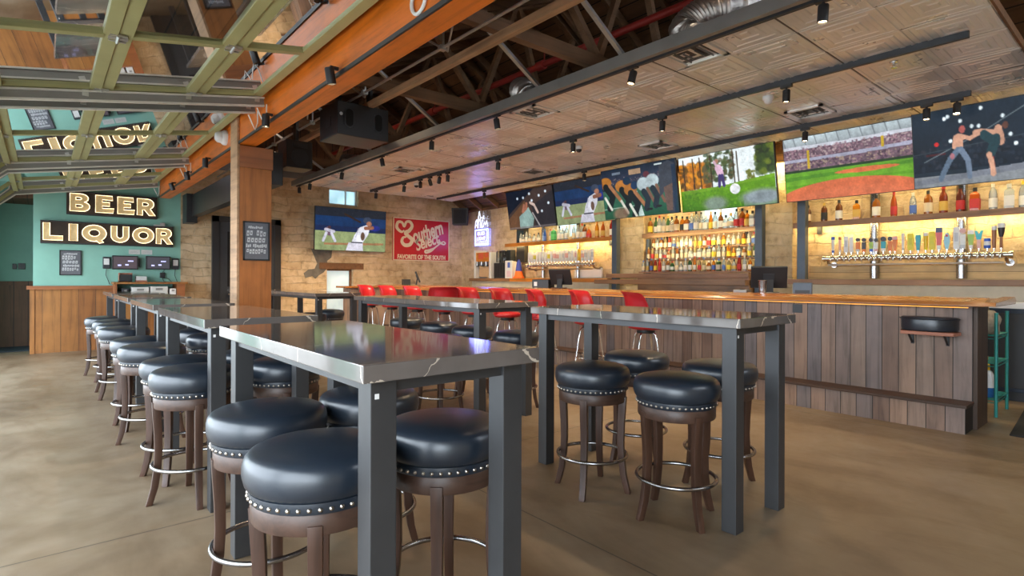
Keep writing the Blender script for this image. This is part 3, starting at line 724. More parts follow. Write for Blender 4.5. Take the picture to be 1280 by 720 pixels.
MB().tube([(.047*math.cos(a),.047*math.sin(a),.154) for a in np.linspace(0,2*PI,25)[:-1]], .003, 6, True).build('rim', MT['chrome'], o)
for k, (x, y, r) in enumerate([(6.18,3.22,.04),(6.2,2.85,.03)]):
    o = thing('cash_tray', ['small grey bar caddy left of the steel shaker','flat black check presenter beside the steel shaker'][k], ['caddy','folder'][k], (x,y,1.117))
    if k == 0: MB().box(-.06,.06,-.08,.08,0,.045).build('tray', MT['gsteel'], o, bevel=.006); MB().box(-.05,.05,-.004,.004,.045,.05).build('divider', MT['black'], o)
    else: MB().box(-.07,.07,-.1,.1,0,.012).build('cover', MT['black'], o, bevel=.003); MB().box(-.06,.06,-.09,.09,.012,.016).build('bill', MT['paper'], o)

# ------------------------------------------------------------------ back bar: posts, shelves, ledges
def bpost(y, label, x=8.18, h=3.05, w=.11, z0=1.046):
    o = thing('steel_shelf_post', label, 'post', (x,y,z0), group='blue-grey steel posts at the back bar')
    MB().box(-w/2,w/2,-w/2,w/2,0,h-z0).build('post_tube', MT['bluegrey'], o, bevel=.004)
    MB().box(-w/2-.03,w/2+.03,-w/2-.03,w/2+.03,0,.015).build('base_plate', MT['bluegrey'], o)
    return o
bpost(6.72,'blue-grey steel post at the right end of the can-tap section')
bpost(3.99,'blue-grey steel post between the bottle rack and the lit stone pillar')
bpost(3.38,'blue-grey steel post at the left end of the right bottle shelf')
bpost(6.15,'slim dark post at the left end of the middle bottle rack', 8.40, 2.0, .06)
for y, lb in ((2.58,'vertical silver pipe behind the left part of the right bottle shelf'),(1.66,'vertical silver pipe behind the tap rail near the right end'),(7.95,'vertical silver pipe behind the shelf above the can-tap section'),(9.0,'thinner silver pipe behind the left end of the can-tap section')):
    o = thing('vent_pipe', lb, 'pipe', (8.47,y,1.30), group='silver pipes on the bar wall')
    MB().cyl((0,0,0),(0,0,1.66),.055 if y<5 else .04,n=20).build('pipe', MT['dchrome'], o, smooth=True)
    MB().box(-.0,.075,-.07,.07,.25,.28).box(0,.075,-.07,.07,1.3,1.33).build('pipe_strap', MT['bluegrey'], o)
def shelf(y0, y1, z, m, label, d=.27, x=8.27, t=.075):
    o = thing('wall_shelf', label, 'shelf', (x,y0,z), group='bottle shelves on the bar wall')
    MB().box(0,d,0,y1-y0,-.03,0).box(0,.025,0,y1-y0,-t,-.03).build('board', MT[m], o, bevel=.003)
    m_ = MB().box(.03,.05,.06,y1-y0-.05,-.045,-.03)
    m_.build('led_strip', MT['led'], o)
    for k in range(2): MB().box(.24,.275,.3+k*(y1-y0-.66),.36+k*(y1-y0-.66),-t-.08,-.03).build('bracket', MT['black'], o)
    return o
shelf(.6,3.62,2.09,'shelfwd','long brown wooden bottle shelf under the ballpark and fight televisions')
shelf(4.05,6.2,2.09,'shelfwd','brown wooden bottle shelf on top of the crowded middle bottle rack')
shelf(6.8,10.1,2.09,'shelfor','orange-stained bottle shelf under the two smaller televisions')
o = thing('bottle_rack', 'stepped three-tier bottle rack with dark wood base, middle of back bar', 'rack', (8.05,4.05,0))
for k, (dx, z) in enumerate([(0,1.41),(.15,1.62),(.30,1.82)]):
    MB().box(dx,dx+.16 if k<2 else .47,0.03,2.05,z-.025,z).build('tier', MT['shelfwd'], o)
MB().box(-.06,.46,.02,2.05,1.30,1.375).box(-.06,.06,2.05,2.75,1.30,1.375).box(-.03,.22,.02,2.05,1.045,1.30).build('base_board', MT['shelfwd'], o, bevel=.004)
MB().box(-.16,.22,.02,2.05,1.19,1.27).box(-.16,.06,2.05,2.95,1.19,1.27).build('front_ledge', MT['shelfwd'], o, bevel=.004)
def ledge(y0, y1, x, m, label):
    return tag(MB().box(x,8.44,y0,y1,1.215,1.285).build('back_ledge', MT[m], bevel=.005), label, 'ledge', 'plank ledges on the back bar')
struct(MB().box(8.08,8.30,.42,3.48,1.046,1.214).box(8.08,8.30,6.8,11.13,1.046,1.214).build('trim_6', flat('pale_backsplash',(.55,.48,.36),.5)))
ledge(.4,3.5,7.98,'shelfwd','brown plank ledge below the long row of beer taps')
ledge(6.78,9.6,8.0,'shelfor','orange plank ledge below the can-shaped tap handles')
ledge(9.62,11.15,8.0,'shelfwd','brown plank ledge at the far corner holding the dispensers')
for k, (y0, y1, nm) in enumerate([(-.9,1.35,'at the right edge of view'),(1.4,3.5,'below the near plank ledge'),(4.0,6.7,'below the middle bottle rack'),(6.75,11.1,'below the far taps')]):
    o = thing('back_bar_cooler', 'dark blue-black under-counter cooler with pale top '+nm, 'cooler', (7.85,y0,0), group='back bar coolers')
    W = y1-y0
    MB().box(0,.45,0,W,.10,.98).build('cooler_body', flat('cooler_navy',(.018,.03,.055),.35), o, bevel=.006)
    MB().box(.04,.42,.03,W-.03,0,.10).build('kick_plate', MT['black'], o)
    MB().box(-.02,.46,-.01,W+.01,.98,1.045).build('cooler_top', MT['white'], o, bevel=.004)
    for q in range(max(1,int(W/.75))):
        a = q*.75
        MB().box(-.02,0,a+.02,min(a+.73,W-.02),.14,.93).build('cooler_door', MT['black'] if q else flat('cooler_door_navy',(.02,.035,.06),.3), o, bevel=.005)
        MB().cyl((-.04,a+.08,.5),(-.04,a+.08,.85),.01,n=8).build('door_handle', MT['dchrome'], o)
# boards behind the tap rails
struct(MB().box(8.5,8.55,.4,3.42,1.285,1.47).build('trim_5', MT['rpanel']))
# windows
def window(nm, o_, fr, pane, divs):
    pass
def glow_pane(name, col, st):
    t = NT(name); c = t.coord()
    n = t.noise(c, 3., 4)
    t.p(Base_Color=(.5,.6,.65), Emission_Color=t.ramp(n, [(.35,tuple(x*.6 for x in col)),(.65,col)]), Emission_Strength=st, Roughness=.2); return t.m
DAY = glow_pane('daylit_window', (.50,.85,1.), 1.0); DAYW = glow_pane('daylit_doorway', (.80,.92,.90), .6)
def win_y(nm, x0, x1, z0, z1, m, mull):
    o = bpy.data.objects.new(nm, None); COL.objects.link(o); o.location = (x0, YF+.12, z0); struct(o)
    w, h = x1-x0, z1-z0
    b = MB().box(0,.035,-.03,.04,0,h).box(w-.035,w,-.03,.04,0,h).box(0,w,-.03,.04,0,.035).box(0,w,-.03,.04,h-.035,h)
    for q in mull: b.box(w*q-.012,w*q+.012,-.02,.03,0,h)
    b.build('window_frame', MT['white'] if mull else MT['brownwd'], o)
    MB().box(.03,w-.03,.04,.05,.03,h-.03).build('window_pane', m, o)
    return o
win_y('window_1', 4.93, 5.62, 2.94, 3.32, DAY, [.62])
win_y('window_2', 4.88, 5.5, .42, 1.48, DAYW, [])
tag(MB().box(4.7,5.75,YF-.02,YF+.05,1.48,1.62).build('window_lintel', MT['brownwd']), 'old timber lintel over the low pale window in stone wall', 'lintel')
def win_x(nm, y0, y1, z0, z1):
    o = bpy.data.objects.new(nm, None); COL.objects.link(o); o.location = (XB+.12, y0, z0); struct(o)
    w, h = y1-y0, z1-z0
    MB().box(-.03,.04,0,.035,0,h).box(-.03,.04,w-.035,w,0,h).box(-.03,.04,0,w,0,.035).box(-.03,.04,0,w,h-.035,h).box(-.02,.03,w/2-.012,w/2+.012,0,h).build('window_frame', MT['white'], o)
    MB().box(.04,.05,.03,w-.03,.03,h-.03).build('window_pane', DAY, o)
win_x('window_3', 8.05, 8.75, 2.16, 2.75); win_x('window_4', 4.55, 5.25, 2.1, 2.75)
mp = [(4.52,1.92),(5.0,1.92),(4.98,1.74),(4.88,1.66),(4.90,1.52),(4.80,1.40),(4.70,1.34),(4.62,1.26),(4.55,1.32),(4.40,1.28),(4.36,1.38),(4.46,1.46),(4.60,1.48),(4.66,1.60),(4.60,1.74)]
struct(MB().prism(mp, YF-.006, YF, 1).build('wall_far_mortar_patch', flat('grey_mortar',(.16,.14,.115),.9,0,.3,8,.4)))
# far-wall door
o = bpy.data.objects.new('door_1', None); COL.objects.link(o); o.location = (2.55, YF-.02, 0); struct(o)
MB().box(0,.13,-.05,.02,0,2.5).box(1.18,1.31,-.05,.02,0,2.5).box(0,1.31,-.05,.02,2.38,2.5).build('door_frame', MT['black'], o, bevel=.004)
MB().box(.13,1.18,-.02,.02,0,2.38).build('door_leaf', MT['dgrey'], o)
MB().box(.28,1.03,-.03,-.02,1.1,2.2).build('door_panel', flat('dark_door_glass',(.02,.018,.018),.12), o)
MB().cyl((.30,-.08,.95),(.30,-.02,.95),.02).cyl((.30,-.075,.95),(.42,-.075,.95),.012).build('door_handle', MT['chrome'], o)
MB().cyl((.7,-.035,1.35),(.7,-.03,1.35),.045,n=16).build('door_badge', MT['galv'], o)

# ------------------------------------------------------------------ bottles
PROF = {
 'whisky': [(0,0),(.038,0),(.040,.01),(.040,.165),(.034,.192),(.0155,.215),(.0135,.262)],
 'tall':   [(0,0),(.035,0),(.037,.012),(.037,.17),(.030,.21),(.015,.245),(.0135,.285)],
 'wine':   [(0,0),(.035,0),(.037,.008),(.037,.175),(.031,.205),(.0165,.232),(.0145,.295)],
 'squat':  [(0,0),(.048,0),(.052,.02),(.050,.11),(.036,.15),(.017,.172),(.015,.215)],
 'square': [(0,0),(.052,0),(.054,.008),(.054,.17),(.046,.188),(.018,.204),(.016,.245)],
 'long':   [(0,0),(.033,0),(.034,.01),(.034,.16),(.026,.215),(.0135,.26),(.0125,.305)],
}
def bottle_meshes(kind, col, alpha, lab, cap, detail=18):
    k = (kind, col, alpha, lab, cap, detail)
    if k in bottle_meshes.c: return bottle_meshes.c[k]
    pr = PROF[kind]; n = 4 if kind == 'square' else detail; a0 = PI/4 if n == 4 else 0
    body = MB().lathe(pr, n, a0=a0).mesh('bottle', bottle_glass(col, alpha), smooth=True, bevel=.004 if n == 4 else 0)
    rl_ = pr[2][0] if kind != 'squat' else .0505
    z0, z1 = (.03,.13) if kind != 'squat' else (.035,.10)
    lb = MB().lathe([(rl_+.001,z0),(rl_+.0016,z0),(rl_+.0016,z1),(rl_+.001,z1)], n, a0=a0).mesh('label', paint(lab,.6), smooth=True)
    h = pr[-1][1]; r = pr[-1][0]
    cp = MB().lathe([(0,h-.035),(r+.003,h-.035),(r+.003,h+.004),(0,h+.006)], 12).mesh('cap', paint(cap,.4), smooth=True)
    bottle_meshes.c[k] = (body, lb, cp); return bottle_meshes.c[k]
bottle_meshes.c = {}
def bottle(x, y, z, spec, label, group, s=1.0, rz=0):
    me = bottle_meshes(*spec)
    o = link('liquor_bottle', me[0], None, (x,y,z), (0,0,rz)); o.scale = (s,s,s); tag(o, label, 'bottle', group)
    link('bottle_label', me[1], o); link('bottle_cap', me[2], o)
    return o
AM = (.42,.13,.02); AMD = (.16,.05,.015); OR = (.75,.26,.02); RED = (.45,.03,.015); CL = (.80,.84,.84); GR = (.05,.14,.05); GRN = (.10,.5,.16); BL = (.06,.16,.6)
WH = (.75,.72,.65); BK = (.015,.015,.015); GO = (.6,.38,.08); YE = (.8,.62,.05); CR = (.7,.58,.40); RD = (.5,.03,.03); BLU = (.08,.16,.5)
cname = {AM:'amber', AMD:'dark brown', OR:'orange', RED:'red', CL:'clear', GR:'dark green', GRN:'bright green', BL:'blue'}
lname = {WH:'white', BK:'black', GO:'gold', YE:'yellow', CR:'cream', RD:'red', BLU:'blue'}
def py(u, x):  # where a sight line at column u meets the plane at x (reference camera bearing)
    t = (u-640)/698.; return x*(.7653375-.6436291*t)/(.6436291+.7653375*t)
up_r = [(1010,'whisky',AMD,.8,CR,BK,.95),(1030,'whisky',AMD,.7,BK,GO,1.0),(1048.5,'whisky',AMD,.7,WH,BK,1.08),(1070.5,'square',OR,.6,GO,BK,1.05),(1095,'whisky',AM,.6,WH,BK,1.15),(1117,'long',(.6,.12,.03),.6,RD,RD,1.05),(1141,'tall',CL,.25,BLU,WH,1.0),(1160,'whisky',AM,.6,CR,BK,1.12),(1179,'wine',(.28,.05,.02),.7,GO,RD,1.15),(1200,'wine',(.12,.03,.02),.8,RD,BK,1.1),(1218.5,'square',(.62,.12,.02),.65,RD,BK,1.12),(1241,'tall',CL,.3,WH,WH,1.05),(1261,'square',CL,.3,WH,WH,1.15),(1279,'tall',CL,.3,WH,YE,1.05)]
cname.update({(.6,.12,.03):'reddish', (.28,.05,.02):'dark red', (.12,.03,.02):'brown-black', (.62,.12,.02):'orange-red'})
for k, (u, kd, c, a, lb, cp, s) in enumerate(up_r):
    bottle(8.40, py(u,8.40), 2.09, (kd,c,a,lb,cp), f'{cname[c]} bottle with {lname[lb]} label, {ordn[k]} from left on the right-hand shelf', 'bottles on the right wall shelf', s, rng.uniform(-.3,.3))
kinds = list(PROF)
pal = [(CL,.35),(CL,.3),(CL,.4),(AM,.4),(CL,.3),(OR,.45),(AM,.5),(GR,.5),(RED,.5),(CL,.35),((.62,.5,.25),.4),(CL,.3),((.62,.5,.25),.4)]
cname[(.62,.5,.25)] = 'pale gold'
lbs = [WH,WH,CR,WH,GO,RD,BLU,YE,WH,CR,WH,CR]
cps = [BK,WH,GO,RD,WH,BLU,CR]
shots = [('whisky',AM,.5,YE,GR),('wine',GR,.8,WH,BK),('tall',CL,.3,WH,RD),('tall',CL,.3,CR,BK),('wine',GR,.8,CR,GO),('whisky',CL,.25,CR,BK),('whisky',AM,.6,CR,BK),('whisky',OR,.5,BK,BK),('square',AM,.6,WH,BK),('tall',CL,.25,BLU,WH),('tall',CL,.2,WH,BK),('long',CL,.2,CR,BK),('square',CL,.25,WH,WH),('long',OR,.6,YE,GO),('tall',CL,.25,WH,BK),('whisky',AM,.5,WH,GO),('squat',CL,.3,WH,BK),('squat',CL,.25,CR,GO),('tall',CL,.25,RD,BK),('whisky',AM,.5,RD,BK),('whisky',OR,.5,GO,BK),('square',CL,.3,WH,BK),('long',AMD,.7,RD,RD)]
lname.update({GR:'green'})
for k, sp in enumerate(shots):
    y = 6.10-k*(1.98/(len(shots)-1))
    bottle(8.40+rng.uniform(-.02,.03), y, 2.09, sp, f'{cname[sp[1]]} bottle with {lname[sp[3]]} label, {ordn[k]} from left on the middle top shelf', 'bottles on the middle top shelf', rng.uniform(.98,1.15))
for tier, (x, z, nm) in enumerate([(8.13,1.41,'bottom'),(8.28,1.62,'middle'),(8.43,1.82,'top')]):
    for k in range(24):
        c, a = pal[rng.integers(len(pal))]; lb = lbs[rng.integers(len(lbs))]; cp = cps[rng.integers(len(cps))]; kd = kinds[rng.integers(5)] if tier else kinds[rng.integers(6)]
        if tier == 0 and k == 4: c, a, lb, cp = RED,.9,RD,RD
        bottle(x, 6.06-k*.0845, z, (kd,c,a,lb,cp,12), f'{cname[c]} bottle with {lname[lb]} label, {ordn[k]} from left on the {nm} rack tier', f'bottles on the {nm} tier of the rack', rng.uniform(.72,.82) if tier < 2 else .78)
left = [('tall',CL,.4,WH,BK),('squat',CL,.35,WH,WH),('tall',CL,.4,WH,BK),('squat',CL,.35,CR,WH),('squat',CL,.4,WH,BK),('squat',CL,.3,WH,BK),('long',BL,.6,BLU,BLU),('tall',CL,.4,CR,RD),('square',GRN,.6,GRN,WH),('whisky',CL,.3,WH,BK),('square',CL,.3,WH,WH),('whisky',CL,.3,WH,WH),('tall',CL,.3,CR,WH),('tall',CL,.3,WH,BK),('tall',CL,.35,CR,RD),('whisky',AM,.5,WH,BK),('squat',(.62,.12,.02),.7,RD,GO),('tall',OR,.7,GO,OR),('tall',(.62,.12,.02),.7,GO,OR),('tall',RED,.7,WH,RD)]
lname.update({GRN:'green'})
us = [651,654,658,662,667.5,673,681,688,692,699,703,708,717,722.5,727.5,730.5,736,746,753.5,764.5]
for k, (u, sp) in enumerate(zip(us, left)):
    bottle(8.40, py(u,8.40), 2.09, sp, f'{cname[sp[1]]} bottle with {lname[sp[3]]} label, {ordn[k]} from left on the orange shelf', 'bottles on the orange shelf', rng.uniform(1.0,1.2) if k > 7 else rng.uniform(.85,1.05))

# ------------------------------------------------------------------ beer taps
def tap_rail(x, y0, y1, z, label):
    o = thing('tap_rail', label, 'tap rail', (x,y0,z), group='chrome tap rails')
    W = y1-y0
    MB().cyl((0,0,0),(0,W,0),.034,n=18).build('rail_tube', MT['chrome'], o, smooth=60)
    MB().cyl((0,-.03,0),(0,0,0),.044,n=18).build('end_cap', MT['chrome'], o, smooth=60)
    MB().cyl((0,W,0),(0,W+.03,0),.044,n=18).build('end_cap', MT['chrome'], o, smooth=60)
    MB().cyl((.0,.05,-.085),(.0,W-.03,-.085),.014,n=10).build('lower_pipe', MT['brass'], o, smooth=60)
    for y in (.03, W-.03): MB().tube([(0,y,0),(.015,y,-.055),(.10,y,-.08),(.24,y,-.08)], .018, 12).cyl((.21,y,-.08),(.24,y,-.08),.04,n=16).build('support_elbow', MT['dchrome'], o, smooth=60)
    return o
tap_rail(8.24, 1.19, 3.1, 1.565, 'long chrome tap rail with colourful handles under the right shelf')
tap_rail(8.30, 7.35, 9.33, 1.565, 'chrome tap rail with can-shaped handles under the orange shelf')
def handle_mesh(shape, h, w, c1, c2, c3):
    k = (shape, h, w, c1, c2, c3)
    if k in handle_mesh.c: return handle_mesh.c[k]
    m = MB(); ms = [paint(c1,.35), paint(c2,.35), paint(c3,.35)]
    if shape == 'cyl':
        m.lathe([(0,0),(w*.32,0),(w*.36,h*.15)], 14); m.cur = 1; m.lathe([(w*.37,h*.15),(w*.45,h*.8)], 14); m.cur = 2; m.lathe([(w*.5,h*.8),(w*.5,h*.97),(0,h)], 14)
    elif shape == 'paddle':
        m.prism([(-w*.25,0),(w*.25,0),(w*.3,h*.2),(-w*.3,h*.2)], -.014,.014, 0); m.cur = 1
        m.prism([(-w*.3,h*.2),(w*.3,h*.2),(w*.5,h*.78),(-w*.5,h*.78)], -.014,.014, 0); m.cur = 2
        m.prism([(-w*.5,h*.78),(w*.5,h*.78),(w*.45,h),(-w*.45,h)], -.015,.015, 0)
    elif shape == 'board':
        m.prism([(-w*.4,0),(w*.4,0),(w*.5,h*.1),(w*.5,h*.93),(w*.4,h),(-w*.4,h),(-w*.5,h*.93),(-w*.5,h*.1)], -.013,.013, 0); m.cur = 1
        m.prism([(-w*.3,h*.35),(w*.3,h*.35),(w*.3,h*.75),(-w*.3,h*.75)], -.016,.016, 0); m.cur = 2
    elif shape == 'round':
        m.prism([(-w*.35,0),(w*.35,0),(w*.4,h*.2),(-w*.4,h*.2)], -.012,.012, 0); m.cur = 1
        m.prism([(-w*.4,h*.2),(w*.4,h*.2),(w*.45,h*.68),(-w*.45,h*.68)], -.012,.012, 0); m.cur = 2
        m.prism([(w*.5*math.cos(a), h*.84+w*.5*math.sin(a)) for a in np.linspace(0,2*PI,19)[:-1]], -.015,.015, 0)
    elif shape == 'fork':
        m.prism([(-w*.25,0),(w*.25,0),(w*.3,h*.5),(-w*.3,h*.5)], -.014,.014, 0); m.cur = 1
        m.prism([(-w*.3,h*.5),(w*.3,h*.5),(w*.62,h),(w*.3,h),(0,h*.78),(-w*.3,h),(-w*.62,h)], -.016,.016, 0); m.cur = 2
    elif shape == 'glass':
        m.lathe([(0,0),(w*.22,0),(w*.2,h*.45)], 14); m.cur = 1; m.lathe([(w*.25,h*.45),(w*.4,h*.65),(w*.5,h*.82)], 14); m.cur = 2; m.lathe([(w*.52,h*.82),(w*.5,h),(0,h*1.02)], 14)
    elif shape == 'surf':
        m.prism([(-w*.2,0),(w*.2,0),(w*.5,h*.45),(w*.45,h*.8),(w*.2,h),(-w*.2,h),(-w*.45,h*.8),(-w*.5,h*.45)], -.011,.011, 0); m.cur = 1
        m.prism([(-w*.25,h*.78),(w*.25,h*.78),(w*.15,h*.92),(-w*.15,h*.92)], -.014,.014, 0); m.cur = 2
    elif shape == 'can':
        m.lathe([(0,0),(w*.42,0),(w*.5,h*.05),(w*.5,h*.3)], 16); m.cur = 1; m.lathe([(w*.502,h*.3),(w*.502,h*.7)], 16); m.cur = 2; m.lathe([(w*.5,h*.7),(w*.5,h*.95),(w*.42,h),(0,h)], 16)
    handle_mesh.c[k] = m.mesh('tap_handle', ms, smooth=True); return handle_mesh.c[k]
handle_mesh.c = {}
fa = MB().cyl((0,0,.03),(0,0,.075),.008,n=8).cyl((0,0,.068),(0,0,.082),.013,n=10).tube([(0,0,.035),(-.035,0,.03),(-.07,0,.02),(-.085,0,-.01),(-.088,0,-.045)], [.014,.016,.014,.011,.010], 8).mesh('faucet', MT['chrome'], smooth=60)
def tap(x, y, z, hm, label, group):
    o = thing('beer_tap', label, 'beer tap', (x,y,z), group=group)
    link('faucet', fa, o); h = link('tap_handle', hm, o, (0,0,.078)); return o
W_=(.8,.78,.74); SV=(.55,.55,.56); OG=(.8,.2,.02); TE=(.03,.4,.48); LY=(.82,.66,.0); DK=(.03,.025,.03); PK=(.75,.42,.38); BU=(.03,.1,.5); LG=(.35,.55,.08); BR=(.32,.12,.04); LB_=(.35,.68,.8)
right = [('cyl',.205,.045,BU,W_,BU,'blue and white baton'),('cyl',.20,.035,W_,PK,BR,'copper and white baton'),('board',.20,.052,W_,SV,W_,'broad white'),('board',.19,.045,W_,W_,W_,'narrow white'),('round',.18,.05,SV,OG,DK,'orange with dark knob'),('round',.175,.05,OG,DK,DK,'dark and orange'),('round',.17,.046,BU,LG,DK,'green with dark knob'),('round',.165,.046,PK,W_,DK,'white with dark knob'),('round',.175,.06,W_,TE,DK,'blue with round dark knob'),('round',.175,.052,OG,OG,DK,'orange with dark knob'),('paddle',.17,.052,OG,OG,PK,'orange-red paddle'),('cyl',.205,.036,SV,W_,W_,'slim silver'),('board',.195,.062,LY,(.7,.6,.0),LY,'broad yellow'),('paddle',.175,.055,TE,TE,TE,'teal bottle-shaped'),('cyl',.20,.05,LY,(.75,.5,.02),W_,'gold with white top'),('board',.205,.062,LY,(.75,.65,.0),LY,'second broad yellow'),('paddle',.245,.062,W_,(.75,.12,.12),(.06,.08,.2),'tall red and white with dark cap'),('surf',.18,.055,LB_,RD,LB_,'light blue surfboard'),('board',.24,.058,W_,SV,W_,'tall silver-white'),('round',.235,.06,SV,W_,PK,'pale with pink round top'),('paddle',.20,.06,W_,LG,W_,'white and green'),('fork',.19,.06,PK,(.04,.5,.6),W_,'teal forked'),('can',.105,.062,BU,W_,BU,'short blue can'),('cyl',.235,.05,BR,BR,W_,'brown with white head'),('glass',.255,.07,BR,DK,W_,'dark pint glass')]
ru = [1040.5,1049,1057,1063.5,1071.5,1079,1088,1094.5,1103.5,1112,1118,1128,1137.5,1147,1156.5,1164.5,1173,1183,1195,1203,1213,1223,1233.5,1242,1251]
for k, (u, s) in enumerate(zip(ru, right)):
    tap(8.22, py(u,8.2), 1.565, handle_mesh(s[0],s[1]*1.08,s[2],s[3],s[4],s[5]), f'beer tap with {s[6]} handle, {ordn[k]} from left, right rail', 'taps on the right rail')
lc = [(W_,W_,W_),(W_,(.7,.6,.05),W_),(W_,PK,W_),(W_,W_,SV),(W_,SV,W_)]
ln = ['white can','white and yellow can','white and pink can','white and silver can','silver-banded white can']
for k in range(22):
    q = [0,0,1,0,0,3,0,1,0,2,2,0,4,2,3,0,2,1,2,4,0,4][k]
    c = lc[q]
    if k == 17: c = ((.8,.45,.02),(.75,.55,.05),(.8,.45,.02))
    tap(8.28, 9.25-k*.0885, 1.565, handle_mesh('can' if k%4 else 'board', [.20,.215,.19,.205][k%4]*1.1, .064, *c), f'beer tap with tall {ln[q] if k != 17 else "orange-yellow"} handle, {ordn[k]} from left on the left rail', 'taps on the left rail')

# ------------------------------------------------------------------ televisions
class Canvas:
    def __init__(s, w=192, h=108, c=(0,0,0)):
        s.w, s.h = w, h; s.a = np.zeros((h+1, w+1, 3)); s.a[:] = c
        s.X, s.Y = np.meshgrid(np.linspace(0,1,w+1), np.linspace(0,1,h+1))
    def put(s, m, c, al=1.0):
        m = (m*al)[...,None]; s.a = s.a*(1-m)+np.array(c)*m; return s
    def rect(s, x0, y0, x1, y1, c, al=1): return s.put(((s.X>=x0)&(s.X<=x1)&(s.Y>=y0)&(s.Y<=y1)).astype(float), c, al)
    def ell(s, x, y, rx, ry, c, al=1, soft=.15):
        d = np.sqrt(((s.X-x)/rx)**2+((s.Y-y)/ry)**2); return s.put(np.clip((1-d)/soft+.5,0,1), c, al)
    def poly(s, pts, c, al=1):
        m = np.zeros_like(s.X, bool); n = len(pts)
        for i in range(n):
            (x0,y0),(x1,y1) = pts[i], pts[(i+1)%n]
            if y0 == y1: continue
            cr = ((s.Y>=min(y0,y1))&(s.Y<max(y0,y1)))&(s.X < x0+(s.Y-y0)*(x1-x0)/(y1-y0)); m ^= cr
        return s.put(m.astype(float), c, al)
    def limb(s, pts, w, c, al=1):
        for (x0,y0),(x1,y1) in zip(pts, pts[1:]):
            dx, dy = x1-x0, (y1-y0)*.5625; L = max(dx*dx+dy*dy, 1e-9)
            t = np.clip(((s.X-x0)*dx+(s.Y-y0)*.5625*dy)/L, 0, 1)
            d = np.hypot(s.X-x0-t*dx, (s.Y-y0)*.5625-t*dy); s.put(np.clip((w-d)/.006+.5,0,1), c, al)
        return s
    def speck(s, x0, y0, x1, y1, n, cols, r=.006, al=.7):
        for _ in range(n):
            s.ell(rng.uniform(x0,x1), rng.uniform(y0,y1), r*rng.uniform(.5,1.5), r*1.7*rng.uniform(.5,1.5), cols[rng.integers(len(cols))], al, .4)
        return s
    def grad(s, y0, y1, a, b_):
        f = np.clip((s.Y-y0)/(y1-y0),0,1); m = ((s.Y>=y0)&(s.Y<=y1))
        s.a[m] = (np.array(a)*(1-f[...,None])+np.array(b_)*f[...,None])[m]; return s
def lin(c): c = np.clip(c,0,1); return np.where(c<=.04045, c/12.92, ((c+.055)/1.055)**2.4)
def batter(cv, k=0.0):
    cv.rect(0,0,1,.22,(.13,.15,.19)); cv.rect(0,.20,1,.56,(.09,.20,.36)); cv.rect(0,.42,1,.56,(.10,.16,.30)); cv.rect(0,.55,1,1,(.55,.60,.42))
    cv.speck(0,0,1,.2,60,[(.2,.22,.26),(.08,.09,.12)]); cv.poly([(.12,.83),(.97,.79),(.97,.84),(.12,.88)],(.62,.45,.32))
    cv.limb([(.40,.13),(.62,.30)],.012,(.20,.14,.11))                                        # bat
    x = .17; cv.limb([(x,.52),(x+.02,.60)],.035,(.45,.35,.42)); cv.ell(x+.02,.47,.022,.04,(.30,.2,.22)); cv.limb([(x-.02,.60),(x-.06,.78)],.018,(.80,.80,.86)); cv.limb([(x+.05,.60),(x+.10,.78)],.018,(.80,.80,.86)); cv.limb([(x-.03,.52),(x+.08,.56)],.02,(.75,.74,.8))
    cv.poly([(.62,.42),(.72,.36),(.76,.44),(.74,.60),(.66,.80),(.50,.80),(.54,.62)],(.86,.86,.90)); cv.poly([(.46,.80),(.66,.78),(.67,1),(.42,1)],(.82,.81,.86))
    cv.ell(.66,.64,.03,.10,(.40,.30,.25)); cv.limb([(.60,.46),(.56,.66)],.008,(.72,.72,.78)); cv.rect(.50,.78,.66,.81,(.12,.12,.2))
    cv.ell(.725,.25,.062,.085,(.22,.26,.34)); cv.ell(.75,.33,.04,.06,(.62,.42,.33)); cv.ell(.84,.43,.075,.07,(.15,.18,.52),.8); cv.limb([(.70,.44),(.80,.42)],.025,(.55,.36,.28)); return cv
def s_batter1(): return batter(Canvas())
def s_batter2():
    cv = Canvas(); batter(cv); cv.put(np.ones_like(cv.X),(.2,.2,.24),.12); return cv
def s_fightglare():
    cv = Canvas(c=(.06,.09,.15)); cv.poly([(0,.62),(.62,0),(1,0),(1,1),(0,1)],(.24,.19,.18)); cv.poly([(0,.72),(.4,.28),(.5,.5),(.3,1),(0,1)],(.38,.26,.18)); cv.poly([(.55,.45),(1,.1),(1,1),(.6,1)],(.17,.16,.18))  # reflected glare painted into the screen picture
    cv.poly([(.25,.68),(.47,.46),(.57,.76),(.52,1),(.24,1)],(.52,.62,.60)); cv.limb([(.38,.40),(.34,.56),(.42,.48),(.44,.36)],.022,(.62,.40,.32)); cv.limb([(.52,.35),(.60,.42),(.66,.62)],.02,(.75,.66,.62)); cv.limb([(.55,.62),(.68,.98)],.012,(.6,.58,.58))
    for x,y in [(.25,.2),(.38,.2),(.52,.12),(.56,.3),(.86,.12),(.72,.2),(.90,.42),(.75,.6)]: cv.ell(x,y,.022,.035,(.85,.9,.95),.9,.6)
    cv.rect(0,.95,1,1,(.45,.42,.42),.6); return cv
